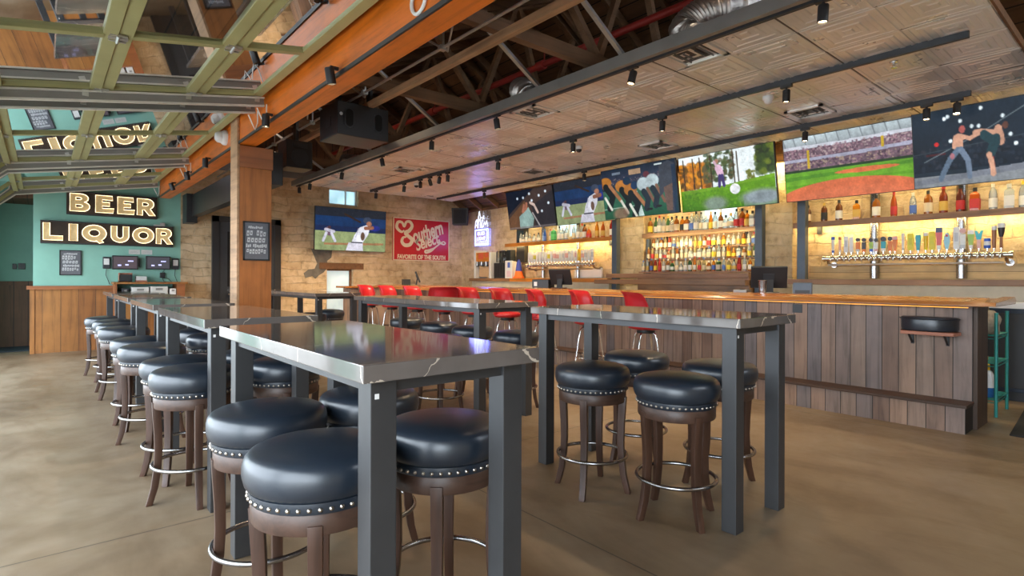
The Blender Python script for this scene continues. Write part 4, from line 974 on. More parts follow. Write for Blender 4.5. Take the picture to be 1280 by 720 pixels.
def s_football():
    cv = Canvas(c=(.10,.17,.22)); cv.grad(0,.3,(.09,.14,.2),(.2,.22,.3)); cv.speck(0,.18,1,.40,260,[(.45,.35,.38),(.2,.2,.28),(.55,.5,.5),(.3,.2,.25)]); cv.rect(.4,.06,.56,.16,(.75,.6,.45),.8); cv.rect(.16,.07,.28,.12,(.6,.65,.7),.6); cv.rect(.74,.03,.84,.06,(.8,.85,.85),.9)
    cv.grad(.42,1,(.22,.40,.33),(.10,.30,.21)); cv.rect(0,.42,1,.45,(.25,.35,.32)); cv.poly([(.46,.5),(.49,.5),(.56,1),(.49,1)],(.72,.80,.78)); cv.limb([(0,.80),(.45,.78)],.006,(.5,.62,.56))
    for x,y,c in [(.05,.26,(.66,.42,.16)),(.28,.36,(.70,.45,.20)),(.40,.45,(.62,.40,.18))]:
        cv.ell(x,y,.09,.12,c); cv.limb([(x,y+.08),(x+.09,y+.30),(x+.03,y+.52)],.04,(.08,.11,.12)); cv.limb([(x+.06,y+.06),(x+.20,y+.38)],.022,(.62,.42,.28)); cv.limb([(x-.02,y+.30),(x+.06,y+.55)],.016,(.80,.8,.75))
    cv.ell(.36,.27,.055,.08,(.10,.18,.26)); cv.ell(.46,.38,.05,.08,(.10,.2,.32)); cv.ell(.63,.20,.04,.06,(.35,.18,.22)); cv.ell(.57,.33,.05,.07,(.72,.78,.78))
    for x,y in [(.58,.38),(.70,.34)]:
        cv.ell(x,y,.085,.13,(.68,.74,.76)); cv.limb([(x,y+.15),(x+.05,y+.30),(x+.02,y+.48)],.035,(.12,.16,.2)); cv.limb([(x+.05,y+.1),(x+.14,y+.42)],.018,(.45,.32,.26)); cv.ell(x+.06,y+.50,.04,.025,(.1,.1,.12))
    cv.poly([(.80,.08),(.92,.0),(1,.1),(1,.62),(.96,1),(.88,1),(.90,.5),(.78,.68)],(.22,.24,.28)); cv.poly([(.84,.50),(.95,.44),(.93,.95),(.86,.95)],(.38,.30,.27)); cv.ell(.24,.92,.11,.13,(.52,.40,.32),.85,.5)
    cv.rect(.95,.1,1,1,(.08,.16,.26),.7); return cv
def s_golf():
    cv = Canvas(c=(.88,.92,.93)); cv.speck(0,.15,.34,.6,260,[(.78,.45,.10),(.85,.55,.12),(.45,.28,.08),(.3,.22,.08)],.025); cv.speck(.28,.02,.6,.5,170,[(.20,.26,.16),(.3,.36,.2),(.36,.32,.22)],.02); cv.speck(.84,0,1,.45,170,[(.22,.30,.12),(.40,.46,.14),(.16,.2,.12)],.03); cv.speck(.72,.4,.8,.58,30,[(.4,.42,.15)],.015)
    for x in (.05,.16,.24,.36,.60,.64): cv.limb([(x,.05),(x+.005,.6)],.006,(.22,.16,.10))
    cv.poly([(0,.66),(1,.54),(1,1),(0,1)],(.36,.56,.08)); cv.grad(.75,1,(.34,.54,.07),(.24,.44,.06)); cv.poly([(0,.62),(.45,.60),(1,.50),(1,.56),(0,.70)],(.42,.60,.12)); cv.speck(0,.66,1,1,200,[(.45,.66,.12),(.25,.46,.06)],.012,.4)
    cv.limb([(.44,.28),(.46,.38)],.035,(.85,.70,.80)); cv.ell(.425,.16,.022,.04,(.7,.5,.42)); cv.limb([(.45,.42),(.44,.60)],.016,(.25,.2,.42)); cv.limb([(.475,.42),(.49,.60)],.016,(.25,.2,.42)); cv.limb([(.43,.26),(.40,.16)],.012,(.82,.68,.75))
    cv.ell(.60,.68,.052,.09,(.92,.92,.93),1,.06); cv.ell(.61,.70,.04,.07,(.80,.82,.84),.6,.3)
    cv.ell(.38,.90,.13,.13,(.50,.55,.55),.85,.6); cv.ell(.86,.86,.20,.13,(.58,.62,.68),.9,.6); cv.rect(.68,.8,1,1,(.5,.54,.58),.5); return cv  # grey glare patches painted over the grass
def s_stadium():
    cv = Canvas(c=(.42,.34,.38)); cv.grad(0,.16,(.72,.78,.80),(.55,.58,.6)); 
    for k in range(12): cv.limb([(k*.09,.0),(k*.09+.02,.15)],.004,(.45,.48,.5))
    cv.poly([(0,.13),(.5,.15),(1,.13),(1,.18),(.5,.20),(0,.18)],(.75,.76,.80)); cv.speck(0,.18,1,.33,500,[(.62,.48,.52),(.30,.22,.28),(.5,.38,.44),(.7,.62,.62)],.008); cv.poly([(0,.34),(.5,.34),(1,.31),(1,.36),(.5,.39),(0,.38)],(.62,.62,.70))
    cv.speck(0,.39,1,.52,500,[(.55,.42,.46),(.28,.2,.26),(.66,.58,.5),(.44,.34,.4)],.008); cv.rect(.20,.22,.22,.5,(.72,.6,.15)); cv.rect(.78,.18,.80,.34,(.72,.6,.15)); cv.rect(0,.51,1,.56,(.14,.22,.12)); cv.grad(.55,1,(.36,.58,.14),(.46,.66,.12))
    cv.poly([(0,.62),(1,.58),(1,.62),(0,.68)],(.30,.52,.12)); cv.poly([(0,.76),(1,.72),(1,.76),(0,.80)],(.34,.56,.10)); cv.ell(.66,.625,.24,.035,(.80,.42,.24),1,.06); cv.ell(.52,1.05,.62,.33,(.78,.40,.25),1,.02); cv.ell(.52,1.1,.5,.25,(.80,.44,.30),.6,.3); return cv
def s_fight():
    cv = Canvas(c=(.10,.15,.20)); cv.grad(0,.8,(.12,.17,.22),(.06,.10,.15)); cv.speck(0,.45,1,.78,160,[(.14,.18,.24),(.05,.07,.1),(.2,.2,.24)],.015,.5)
    for x,y in [(.30,.12),(.44,.18),(.62,.06),(.54,.27),(.60,.28),(.80,.20),(.35,.42),(.74,.46),(.86,.44),(.90,.56),(.33,.1)]: cv.ell(x,y,.016,.026,(.88,.93,.95),1,.6)
    cv.ell(.22,.44,.02,.03,(.75,.15,.15)); cv.rect(.12,.56,.30,.59,(.35,.07,.08),.6); cv.limb([(.1,.66),(.66,.34),(1,.10)],.003,(.45,.5,.52)); cv.limb([(0,.55),(1,.46)],.003,(.2,.25,.28)); cv.limb([(.70,.46),(.72,.80)],.005,(.5,.1,.12))
    cv.rect(0,.86,1,1,(.50,.52,.54)); cv.poly([(0,.90),(1,.80),(1,.88),(0,.97)],(.44,.46,.50))
    sk = (.80,.60,.50); cv.limb([(.42,.40),(.42,.52)],.036,sk); cv.ell(.455,.29,.026,.05,(.70,.35,.33)); cv.limb([(.44,.37),(.52,.42),(.60,.37)],.015,sk); cv.limb([(.39,.38),(.38,.50),(.46,.40)],.016,sk)
    cv.limb([(.41,.55),(.34,.66),(.25,.90)],.024,(.35,.42,.50)); cv.limb([(.44,.55),(.50,.70),(.51,.90)],.024,(.40,.46,.54)); cv.ell(.36,.62,.02,.04,(.75,.4,.42),.7)
    cv.limb([(.74,.40),(.62,.36),(.57,.36)],.022,sk); cv.limb([(.76,.36),(.78,.50)],.034,sk); cv.ell(.82,.32,.025,.045,(.35,.22,.18)); cv.limb([(.74,.48),(.70,.62)],.040,(.12,.24,.27)); cv.limb([(.64,.40),(.74,.52)],.034,(.12,.24,.27)); cv.limb([(.68,.66),(.70,.76),(.71,.90)],.022,sk)
    ix = np.clip((np.arange(cv.w+1)/.66).astype(int),0,cv.w*2); src = np.concatenate([cv.a, cv.a[:,::-1]*np.array([.7,.75,.8])],1); cv.a = src[:,ix]; return cv
def television(x, y, z, w, rz, tilt, cv, label, st=1.0, group='wall televisions'):
    h = w*.5625
    o = thing('television', label, 'television', (x,y,z), group=group, rot=(R(tilt),0,R(rz)))
    MB().box(-w/2-.008,w/2+.008,0,.045,-.008,h+.008).build('tv_case', MT['black'], o, bevel=.004)
    MB().box(-w*.25,w*.25,.045,.075,h*.2,h*.7).build('tv_back', MT['black'], o, bevel=.005)
    MB().box(-.2,.2,.075,.11,h*.3,h*.8).bar((0,.10,h*.6),(0,.26,h*.78),.06,.06).build('wall_mount', MT['dgrey'], o)
    gx, gy = cv.w, cv.h; q = MB()
    xs = np.linspace(-w/2, w/2, gx+1); zs = np.linspace(h, 0, gy+1)
    q.v = [(a, -.0015, b_) for b_ in zs for a in xs]
    q.f = [(j*(gx+1)+i, (j+1)*(gx+1)+i, (j+1)*(gx+1)+i+1, j*(gx+1)+i+1) for j in range(gy) for i in range(gx)]; q.m = [0]*len(q.f)
    t = NT('lit_screen'); at = t.n('Attribute', attribute_name='picture')
    t.p(Base_Color=(.006,.006,.006), Roughness=.3, Specular_IOR_Level=.12, Emission_Color=at.outputs['Color'], Emission_Strength=st)
    me = q.mesh('screen', t.m, fixn=False)
    ca = me.color_attributes.new('picture', 'FLOAT_COLOR', 'POINT')
    nz = np.zeros_like(cv.X)
    for g, am in ((6,.05),(18,.04),(60,.04)):
        gr = rng.normal(0, am, (g+2, 2*g+2)); yy = cv.Y*g; xx = cv.X*2*g; y0 = yy.astype(int); x0 = xx.astype(int); fy = yy-y0; fx = xx-x0
        nz += gr[y0,x0]*(1-fx)*(1-fy)+gr[y0,x0+1]*fx*(1-fy)+gr[y0+1,x0]*(1-fx)*fy+gr[y0+1,x0+1]*fx*fy
    cv.a = np.clip(cv.a*(1+nz[...,None]), 0, 1)
    cl = np.ones((len(q.v),4)); cl[:,:3] = lin(cv.a.reshape(-1,3)); ca.data.foreach_set('color', cl.ravel())
    link('screen', me, o); return o
TVX = 7.43
tvs = [(8.22,1.35,s_fightglare,0,'television of a caged fight under glare, leftmost over the bar'),(6.835,1.38,s_batter2,.03,'television showing a white-shirted batter, second from left over the bar'),(5.535,1.43,s_football,-.09,'television showing football linemen crouched on a green field'),(4.09,1.415,s_golf,-.02,'television showing a golfer and a big white ball on grass'),(2.565,1.40,s_stadium,0,'television showing an empty ballpark with orange dirt infield'),(1.155,1.42,s_fight,-.02,'television showing two kickboxers in a dark ring at right edge')]
for k, (y, w, f, dx, lb) in enumerate(tvs):
    television(TVX+dx, y, 2.29 if k else 2.29, w, -90, 9.5, f(), lb, 1.0)
television(5.38, YF-.16, 1.90, 1.68, 0, 3, s_batter1(), 'big television of a batter swinging on the far stone wall', 1.0)

# ------------------------------------------------------------------ lettering
VL = bpy.context.view_layer
def text_mesh(name, s, size, mat, offset=0, extrude=.004, shear=0, outline=0, spacing=1.0, align='LEFT', fit=None, res=6):
    cu = bpy.data.curves.new(name, 'FONT'); cu.body = s; cu.size = size; cu.offset = offset; cu.extrude = 0 if outline else extrude; cu.shear = shear; cu.space_character = spacing; cu.align_x = align; cu.resolution_u = res
    if outline: cu.fill_mode = 'NONE'; cu.bevel_depth = outline; cu.bevel_resolution = 2
    o = bpy.data.objects.new(name, cu); COL.objects.link(o); VL.update()
    me = bpy.data.meshes.new_from_object(o.evaluated_get(bpy.context.evaluated_depsgraph_get()))
    bpy.data.objects.remove(o); bpy.data.curves.remove(cu)
    if fit and len(me.vertices):
        co = np.empty(len(me.vertices)*3); me.vertices.foreach_get('co', co); co = co.reshape(-1,3)
        x0, x1 = co[:,0].min(), co[:,0].max(); y0, y1 = co[:,1].min(), co[:,1].max()
        co[:,0] = (co[:,0]-(x0+x1)/2)*fit[0]/max(x1-x0,1e-6); co[:,1] = (co[:,1]-(y0+y1)/2)*fit[1]/max(y1-y0,1e-6)
        me.vertices.foreach_set('co', co.ravel()); me.update()
    me.materials.clear(); me.materials.append(mat); me.name = name
    return me
FRONT = (R(90),0,0)
# heavy block letters for the two lit signs: closed outlines on a unit square
def arcpts(cx, cy, rx, ry, a0, a1, n=9): return [(cx+rx*math.cos(R(a0+(a1-a0)*i/n)), cy+ry*math.sin(R(a0+(a1-a0)*i/n))) for i in range(n+1)]
T = .27
LET = {
 'B': ([(0,0),(.5,0)]+arcpts(.58,.28,.37,.28,-80,75)+arcpts(.52,.75,.36,.25,-60,85)+[(.5,1),(0,1)], [arcpts(.45,.30,.16,.075,-90,90,6)+[(.28,.375),(.28,.225)], arcpts(.42,.73,.14,.07,-90,90,6)+[(.28,.80),(.28,.66)]]),
 'E': ([(0,0),(.88,0),(.92,.27),(.34,.25),(.34,.39),(.70,.39),(.70,.62),(.34,.62),(.34,.76),(.86,.74),(.84,1),(0,1)], []),
 'R': ([(0,0),(.30,0),(.30,.33),(.40,.33),(.66,0),(1.0,0),(.72,.40)]+arcpts(.56,.69,.36,.31,-50,85)+[(.5,1),(0,1)], [arcpts(.47,.67,.15,.10,-90,90,6)+[(.30,.77),(.30,.57)]]),
 'L': ([(0,0),(.92,0),(.92,.26),(.32,.26),(.32,1),(0,1)], []),
 'I': ([(0,0),(.34,0),(.34,1),(0,1)], []),
 'U': ([(0,1),(0,.42)]+arcpts(.48,.42,.48,.42,180,360,14)+[(.96,.42),(.96,1),(.64,1),(.64,.42)]+arcpts(.48,.42,.16,.16,0,-180,8)+[(.32,.42),(.32,1)], []),
 'O': (arcpts(.55,.5,.55,.5,0,352,30), [arcpts(.55,.5,.24,.22,0,345,20)]),
 'Q': (arcpts(.55,.5,.55,.5,-40,285,28)+[(.62,.06),(.78,-.10),(.98,-.04),(.88,.10)], [arcpts(.55,.52,.24,.21,0,345,20)]),
}
def letter(par, ch, x, z, w, h):
    out, holes = LET[ch]; sx = w/ {'I':.34,'O':1.1,'Q':1.1}.get(ch,1.0)
    cu = bpy.data.curves.new('letter', 'CURVE'); cu.dimensions = '2D'; cu.fill_mode = 'BOTH'; cu.extrude = .012
    for pl in [out]+holes:
        sp = cu.splines.new('POLY'); sp.points.add(len(pl)-1); sp.use_cyclic_u = True
        for p, q in zip(sp.points, pl): p.co = (q[0]*sx, q[1]*h, 0, 1)
    o = bpy.data.objects.new('tmp', cu); COL.objects.link(o); VL.update()
    me = bpy.data.meshes.new_from_object(o.evaluated_get(bpy.context.evaluated_depsgraph_get())); bpy.data.objects.remove(o); bpy.data.curves.remove(cu)
    me.materials.clear(); me.materials.append(MT['cream'])
    lo = link('letter', me, par, (x,-.062,z), FRONT)
    ins = []
    for k, pl in enumerate([out]+holes):
        c = np.mean(pl, axis=0); f = .90 if k == 0 else 1.22
        ins.append([((c[0]+(p[0]-c[0])*f)*sx, (c[1]+(p[1]-c[1])*f)*h, .022) for p in pl])
    m = MB()
    for pl in ins[:1]: m.tube([((p[0]*1.0)*sx, p[1]*h, .024) for p in out], .005, 6, True)
    for pl in holes: m.tube([(p[0]*sx, p[1]*h, .024) for p in pl], .0045, 6, True)
    m.build('neon_tube', MT['tube'], lo, smooth=60, fixn=False)
o = thing('neon_letter_sign', 'vintage rusty sign board with lit cream letters reading BEER', 'sign', (.31,YF-.05,2.355))
MB().box(0,1.31,-.05,.05,0,.40).build('sign_board', MT['rust'], o, bevel=.006)
MB().box(0,1.31,-.055,-.05,0,.015).box(0,1.31,-.055,-.05,.385,.40).build('board_rim', MT['dgrey'], o)
for ch, x, w in (('B',.045,.285),('E',.395,.285),('E',.71,.275),('R',1.0,.28)): letter(o, ch, x, .055, w, .30)
o = thing('neon_letter_sign', 'vintage rusty sign board with lit cream letters reading LIQUOR', 'sign', (-.03,YF-.05,1.845))
MB().box(0,1.91,-.05,.05,0,.385).build('sign_board', MT['rust'], o, bevel=.006)
MB().box(0,1.91,-.055,-.05,0,.015).box(0,1.91,-.055,-.05,.37,.385).build('board_rim', MT['dgrey'], o)
for ch, x, w in (('L',.035,.28),('I',.375,.115),('Q',.55,.34),('U',.955,.275),('O',1.275,.325),('R',1.635,.265)): letter(o, ch, x, .055, w, .285)
MB().box(1.60,1.72,-.06,-.03,.385,.41).box(1.70,1.78,-.05,-.02,.385,.45).build('wiring_box', MT['galv'], o)

# red script sign
o = thing('script_sign', 'red tin sign with cream script lettering and FAVORITE OF THE SOUTH', 'sign', (6.50,YF-.02,1.715), rot=(0,0,0))
MB().box(0,1.62,-.02,.02,0,1.05).build('sign_panel', flat('sign_red',(.50,.008,.018),.3,0,.05,3), o)
CRM = flat('sign_cream',(.78,.68,.48),.5,0,.05,8)
m = MB(); f = .022
m.box(0,1.62,-.028,-.018,0,f).box(0,1.62,-.028,-.018,1.05-f,1.05).box(0,f,-.028,-.018,0,1.05).box(1.62-f,1.62,-.028,-.018,0,1.05); m.build('sign_border', CRM, o)
def stroke(par, pts, ws, name='script_stroke', y=-.026, mat=None, up=3):
    P = [Vector((p[0],0,p[1])) for p in pts]; out = []; wo = []
    for i in range(len(P)-1):
        a = P[max(i-1,0)]; b_, c = P[i], P[i+1]; d = P[min(i+2,len(P)-1)]
        for k in range(7):
            t = k/7; out.append(.5*((2*b_)+(c-a)*t+(2*a-5*b_+4*c-d)*t*t+(3*b_-a-3*c+d)*t**3)); wo.append(ws[i]*(1-t)+ws[i+1]*t)
    out.append(P[-1]); wo.append(ws[-1])
    vs = []; fs = []
    for i, p in enumerate(out):
        t = (out[min(i+1,len(out)-1)]-out[max(i-1,0)]).normalized(); nrm = Vector((-t.z,0,t.x))
        for dy in (0, .008): vs += [p+nrm*wo[i]/2+Vector((0,y+dy,0)), p-nrm*wo[i]/2+Vector((0,y+dy,0))]
    for i in range(len(out)-1):
        a = 4*i; b_ = a+4; fs += [(a,a+1,b_+1,b_),(a+2,b_+2,b_+3,a+3),(a,b_,b_+2,a+2),(a+1,a+3,b_+3,b_+1)]
    n = 4*(len(out)-1); fs += [(0,2,3,1),(n,n+1,n+3,n+2)]
    MB().add(vs, fs).build(name, mat or CRM, par)
stroke(o, [(.30,.74),(.22,.70),(.10,.80),(.13,.93),(.24,.93),(.30,.84),(.36,.95),(.46,.96),(.52,.86),(.44,.74),(.34,.68),(.42,.60),(.52,.52),(.46,.40),(.32,.38),(.24,.46),(.27,.56),(.36,.58)], [.03,.06,.08,.07,.06,.06,.06,.07,.08,.09,.10,.09,.10,.09,.09,.08,.06,.03])
me = text_mesh('script_word', 'outhern', .3, CRM, .009, .004, .25, fit=(.92,.37)); ob = link('script_word', me, o, (.97,-.026,.74), (R(90),R(-19),0))
me = text_mesh('script_word', 'Select', .3, CRM, .007, .004, .3, fit=(.74,.30)); ob = link('script_word', me, o, (.96,-.026,.50), (R(90),R(-19),0))
stroke(o, [(1.30,.56),(1.36,.47),(1.46,.44),(1.50,.48),(1.44,.51),(1.34,.46),(1.20,.36),(1.06,.26),(.92,.21),(.90,.26),(1.00,.28),(1.16,.34)], [.05,.04,.035,.03,.03,.035,.04,.06,.05,.04,.04,.02])
me = text_mesh('slogan', 'FAVORITE OF THE SOUTH', .1, CRM, .004, .003, fit=(1.38,.115)); link('slogan', me, o, (.81,-.023,.095), FRONT)

# blue neon sign on the bar wall
o = thing('neon_sign', 'glowing blue and white neon beer sign with skyline shape on stone corner', 'sign', (XB-.04,11.28,2.12), R(-90))
MB().box(-.30,.30,-.01,.03,-.02,.86).build('backing_panel', m_glass('clear_acrylic',(.97,.97,1),1.3,.5), o)
m = MB()
m.tube([(-.27,-.03,.0),(.27,-.03,.0),(.27,-.03,.40),(-.27,-.03,.40)], .012, 8, True); m.build('blue_outline_tube', MT['nblue'], o)
m = MB()
m.tube([(-.23,-.045,.09),(.23,-.045,.09),(.23,-.045,.37),(-.23,-.045,.37)], .009, 8, True)
m.box(-.22,.22,-.045,-.035,.02,.055); m.build('white_frame_tube', MT['nwhite'], o)
m = MB()
for pts in ([(-.27,.44),(-.24,.62),(-.19,.66),(-.16,.50),(-.17,.44)], [(-.14,.44),(-.13,.72),(-.09,.86),(-.05,.72),(-.04,.44)], [(.0,.44),(.02,.58),(.07,.70),(.10,.74)], [(.06,.44),(.12,.58),(.17,.50),(.22,.60),(.26,.46)], [(-.22,.50),(-.10,.62),(-.02,.70),(.12,.66)]):
    m.tube([(p[0],-.035,p[1]) for p in pts], .012, 6)
m.build('skyline_tube', MT['nwhite'], o, smooth=60)
for tx, z, w in (('BUD',.295,.30),('LIGHT',.165,.36)):
    link('neon_word', text_mesh('neon_word', tx, .12, MT['nwhite'], .001, .004, fit=(w,.085)), o, (0,-.048,z), FRONT)

l = bpy.data.lights.new('neon_lamp','POINT'); l.energy = 7; l.color = (.18,.22,1); l.shadow_soft_size = .2
lo = bpy.data.objects.new('neon_lamp', l); COL.objects.link(lo); lo.location = (XB-.20,11.28,2.32)
# framed posters and paper
def poster(x, y, z, w, h, label, dark=True):
    o = thing('framed_poster', label, 'poster', (x,y,z), group=None)
    f = .016
    MB().box(0,w,-.022,-.002,0,f).box(0,w,-.022,-.002,h-f,h).box(0,f,-.022,-.002,0,h).box(w-f,w,-.022,-.002,0,h).build('poster_frame', MT['black'], o)
    MB().box(f,w-f,-.014,-.004,f,h-f).build('poster_sheet', flat('slate_paper',(.17,.175,.20),.5), o)
    r = random.Random(int(x*100)); m = MB(); m2 = MB(); yy = h-f-.02
    W = w-2*f
    for k, (hh, wd, st) in enumerate([(.07,.7,0),(.17,.85,1),(.13,.8,2),(.10,.9,0),(.13,.85,1)]):
        hh *= h; yy -= hh+.012
        x0 = f+W*(1-wd)/2; n = [9,6,5,12,7][k]; cw = W*wd/n
        for i in range(n):
            if r.random() < .1: continue
            q = r.uniform(.6,1); zz = yy+hh*(1-q)*r.random()
            m.prism([(x0+i*cw,zz),(x0+i*cw+cw*.72,zz),(x0+i*cw+cw*.85,zz+hh*q),(x0+i*cw+cw*.12,zz+hh*q)], -.0155, -.0135, 1)
            if st: m2.box(x0+i*cw+cw*.3,x0+i*cw+cw*.55,-.0162,-.0156,zz+hh*q*.3,zz+hh*q*.6)
    m.build('printed_lettering', flat('chalk_print',(.72,.73,.75),.7), o); m2.build('print_marks', flat('print_dark',(.05,.05,.06),.6), o)  # dark printed marks inside the letters
    MB().quad((f,-.019,f),(w-f,-.019,f),(w-f,-.019,h-f),(f,-.019,h-f)).build('cover_glass', m_glass('poster_glass',(1,1,1),1.3,.6), o)
poster(1.635, 6.41, 1.465, .27, .42, 'black framed chalk-lettered poster hung on the timber post')
poster(.22, YF, 1.31, .30, .43, 'grey framed print of mixed lettering under the LIQUOR sign')
for k, x in enumerate((1.20,1.39)):
    o = thing('paper_notice', ['left','right'][k]+' of two blank white notices under the LIQUOR sign', 'notice', (x,YF,1.70), group=None)
    MB().box(0,.17,-.004,-.0,0,.085).build('sheet', MT['paper'], o); MB().box(.02,.15,-.0045,-.004,.03,.033).box(.02,.12,-.0045,-.004,.05,.053).build('faint_lines', MT['gsteel'], o)

# order station on the seafoam wall
def tablet(x, z, label, col, right):
    o = thing('wall_screen', label, 'screen', (x,YF-.12,z))
    MB().box(-.195,.195,-.02,.02,0,.245).build('screen_case', MT['black'], o, bevel=.006)
    MB().box(-.12,.195 if right else .23,.02,.06,.05,.20).build('rear_housing', MT['black'], o, bevel=.006)
    MB().box(-.03,.03,.06,.12,.08,.16).build('mount_arm', MT['dgrey'], o)
    MB().box(-.17,.175,-.0215,-.02,.02,.225).build('display', emit('tablet_glow',col,.35,(.02,.02,.02)), o)
    MB().box(.04,.12,-.023,-.0215,.14,.16).box(-.11,-.06,-.023,-.0215,.06,.085).box(.0,.05,-.023,-.0215,.07,.095).build('screen_rows', emit('tablet_rows',(.55,.55,1.),.8), o)
    return o
tablet(1.135, 1.42, 'left black order screen on the seafoam wall below the paper notices', (.20,.13,.16), False)
tablet(1.64, 1.425, 'right black order screen on the seafoam wall, with a cable hanging below', (.14,.13,.17), True)
for k, (x, lb) in enumerate([(.87,'white card reader hanging left of the left order screen'),(1.93,'white card reader right of the right order screen')]):
    o = thing('card_reader', lb, 'card reader', (x,YF,1.47))
    MB().box(-.055,.055,-.05,0,-.04,.17).build('cradle', MT['dgrey'], o, bevel=.01)
    MB().box(-.04,.04,-.062,-.05,.03,.14).build('reader_face', MT['white'], o, bevel=.004)
    MB().tube([(0,-.02,-.04),(-.01,-.02,-.15),(.05,-.03,-.32)], .005, 6).build('cable', MT['black'], o)
o = thing('power_adapter', 'black power adapter with loose cables below the right order screen', 'adapter', (1.72,YF,1.27))
MB().box(-.04,.04,-.05,0,0,.10).build('adapter_body', MT['black'], o, bevel=.006)
MB().tube([(0,-.02,0),(.02,-.03,-.06),(.08,-.03,-.09)], .005, 6).tube([(.02,-.02,.0),(.10,-.03,-.02),(.16,-.03,-.09)], .005, 6).tube([(.0,-.02,.1),(.03,-.03,.14),(.02,-.03,.2)], .005, 6).build('loose_cables', MT['black'], o)
o = thing('wall_counter', 'orange wooden wall counter with open shelf below the order screens', 'counter', (.96,YF-.45,0))
MB().box(-.02,1.10,-.03,.45,1.16,1.195).build('counter_top', MT['wains'], o, bevel=.004)
MB().box(0,.03,0,.45,0,1.16).build('side_panel', MT['cap'], o); MB().box(.93,1.06,0,.45,0,1.16).build('side_panel', MT['cap'], o)
MB().box(.03,.93,0,.45,.94,.965).build('inner_shelf', MT['cap'], o)
MB().box(.03,.93,.0,.03,0,.94).build('front_panel', MT['wains'], o)
for k, (x, w, h, mt_) in enumerate([(.10,.10,.12,'dgrey'),(.24,.26,.14,'paper'),(.52,.27,.15,'paper'),(.82,.10,.11,'white')]):
    o2 = thing('storage_bin', ['small dark bin at the left of the open wall counter shelf','left white bin on the open wall counter shelf','middle white bin on the open wall counter shelf','small white bin at the right of the open wall counter shelf'][k], 'bin', (.96+x,YF-.44,.966), group='bins on the wall counter shelf')
    MB().box(0,w,0,.3,0,h).build('bin_body', MT[mt_], o2, bevel=.008); MB().box(w*.3,w*.7,-.006,0,h*.55,h*.8).build('bin_handle', MT['gsteel'], o2)
o = thing('wooden_caddy', 'small dark-fronted wooden caddy on the left end of wall counter', 'caddy', (1.03,YF-.35,1.196))
MB().box(0,.19,0,.2,0,.015).box(0,.01,0,.2,0,.16).box(.18,.19,0,.2,0,.16).box(0,.19,.19,.2,0,.16).build('caddy_box', MT['salmon'], o); MB().box(0,.19,0,.008,.0,.13).build('dark_front', MT['black'], o)
o = thing('napkin_stack', 'pale napkin stack on the wall counter beside the wooden caddy', 'napkins', (1.28,YF-.33,1.196))
MB().box(0,.16,0,.16,0,.10).build('folded_napkins', MT['paper'], o, bevel=.01); MB().box(-.005,.165,-.005,.165,0,.03).build('napkin_tray', MT['salmon'], o)
tag(MB().box(-.42,-.36,13.67,13.7,1.42,1.52).box(-.34,-.24,13.67,13.7,1.42,1.53).build('wall_thermostat', MT['black'], bevel=.004), 'small black thermostat pair on the recessed seafoam wall', 'thermostat')
tag(MB().box(-.95,-.14,12.75,13.6,0,.012).build('door_mat', flat('slate_mat',(.03,.04,.05),.9,0,.2,20)), 'dark mat in the recess left of the pine wainscot', 'mat')

# ------------------------------------------------------------------ far corner of the back bar
o = thing('drink_dispenser', 'wooden-topped dispenser cabinet with white posts below the blue neon', 'dispenser', (8.12,10.45,1.286))
MB().box(0,.35,0,.06,0,.62).box(0,.35,.60,.66,0,.68).build('side_post', MT['white'], o, bevel=.006)
MB().box(.02,.35,.06,.60,.40,.62).build('wooden_box', MT['shelfor'], o)
MB().box(.015,.02,.30,.5,.46,.60).box(.015,.02,.12,.24,.50,.60).build('printed_label', paint((.6,.1,.05),.5), o)
for k in range(3):
    MB().cyl((-.02,.14+k*.18,.30),(-.02,.14+k*.18,.40),.028,n=12).box(-.03,.04,.12+k*.18,.16+k*.18,.28,.31).build('spout', MT['dchrome'], o)
MB().box(.1,.35,.08,.58,.03,.30).build('cardboard_front', paint((.62,.40,.22),.7), o)
o = thing('jar_dispenser', 'black drinks dispenser with clear jars left of the white carton', 'dispenser', (8.12,9.95,1.286))
MB().box(.04,.35,0,.42,0,.36).box(.2,.35,0,.42,.36,.66).build('dispenser_body', MT['dgrey'], o, bevel=.006)
for k in range(2): MB().lathe([(0,.37),(.08,.37),(.085,.4),(.085,.60),(.07,.64),(0,.65)], 18, c=(.13,.11+k*.2,0)).build('jar', m_glass('jar_glass',(.8,.78,.72),1.4,1.), o, smooth=True)
for k in range(4): MB().box(.03,.04,.03+k*.1,.10+k*.1,.04,.34).build('front_panel', MT['black'], o)
o = thing('white_carton', 'white printed carton standing on the back ledge beside orange cone', 'carton', (8.1,9.63,1.286))
MB().prism([(0,0),(.28,0),(.28,.34),(0,.40)], 0,.25,1).build('carton_body', MT['white'], o, bevel=.004)
MB().box(-.002,0,.07,.16,.24,.36).build('blue_print', paint((.08,.14,.5),.5), o); MB().box(-.002,0,.05,.19,.03,.17).build('pink_print', paint((.75,.55,.6),.5), o)
o = thing('orange_cone', 'orange cone with blue pointed top on the back ledge', 'cone', (8.12,9.42,1.286))
MB().lathe([(0,0),(.13,0),(.13,.02),(.10,.05),(.075,.16)], 20).build('cone_base', paint((.8,.13,.01),.5), o, smooth=True)
MB().lathe([(.075,.16),(.05,.34),(.02,.41),(0,.42)], 20).build('cone_top', paint((.03,.05,.35),.5), o, smooth=True)
tag(MB().box(8.5,8.545,7.34,8.08,1.30,1.50).build('white_board', MT['white'], bevel=.004), 'white board leaning behind the middle order terminal', 'board')
o = thing('dark_column', 'narrow black equipment column left of the orange bottle shelf', 'column', (8.42,9.58,1.66))
MB().box(0,.13,0,.28,0,.78).build('column_case', MT['black'], o, bevel=.006); MB().box(-.004,0,.03,.25,.42,.72).build('glossy_face', flat('column_glass',(.03,.05,.07),.1), o)

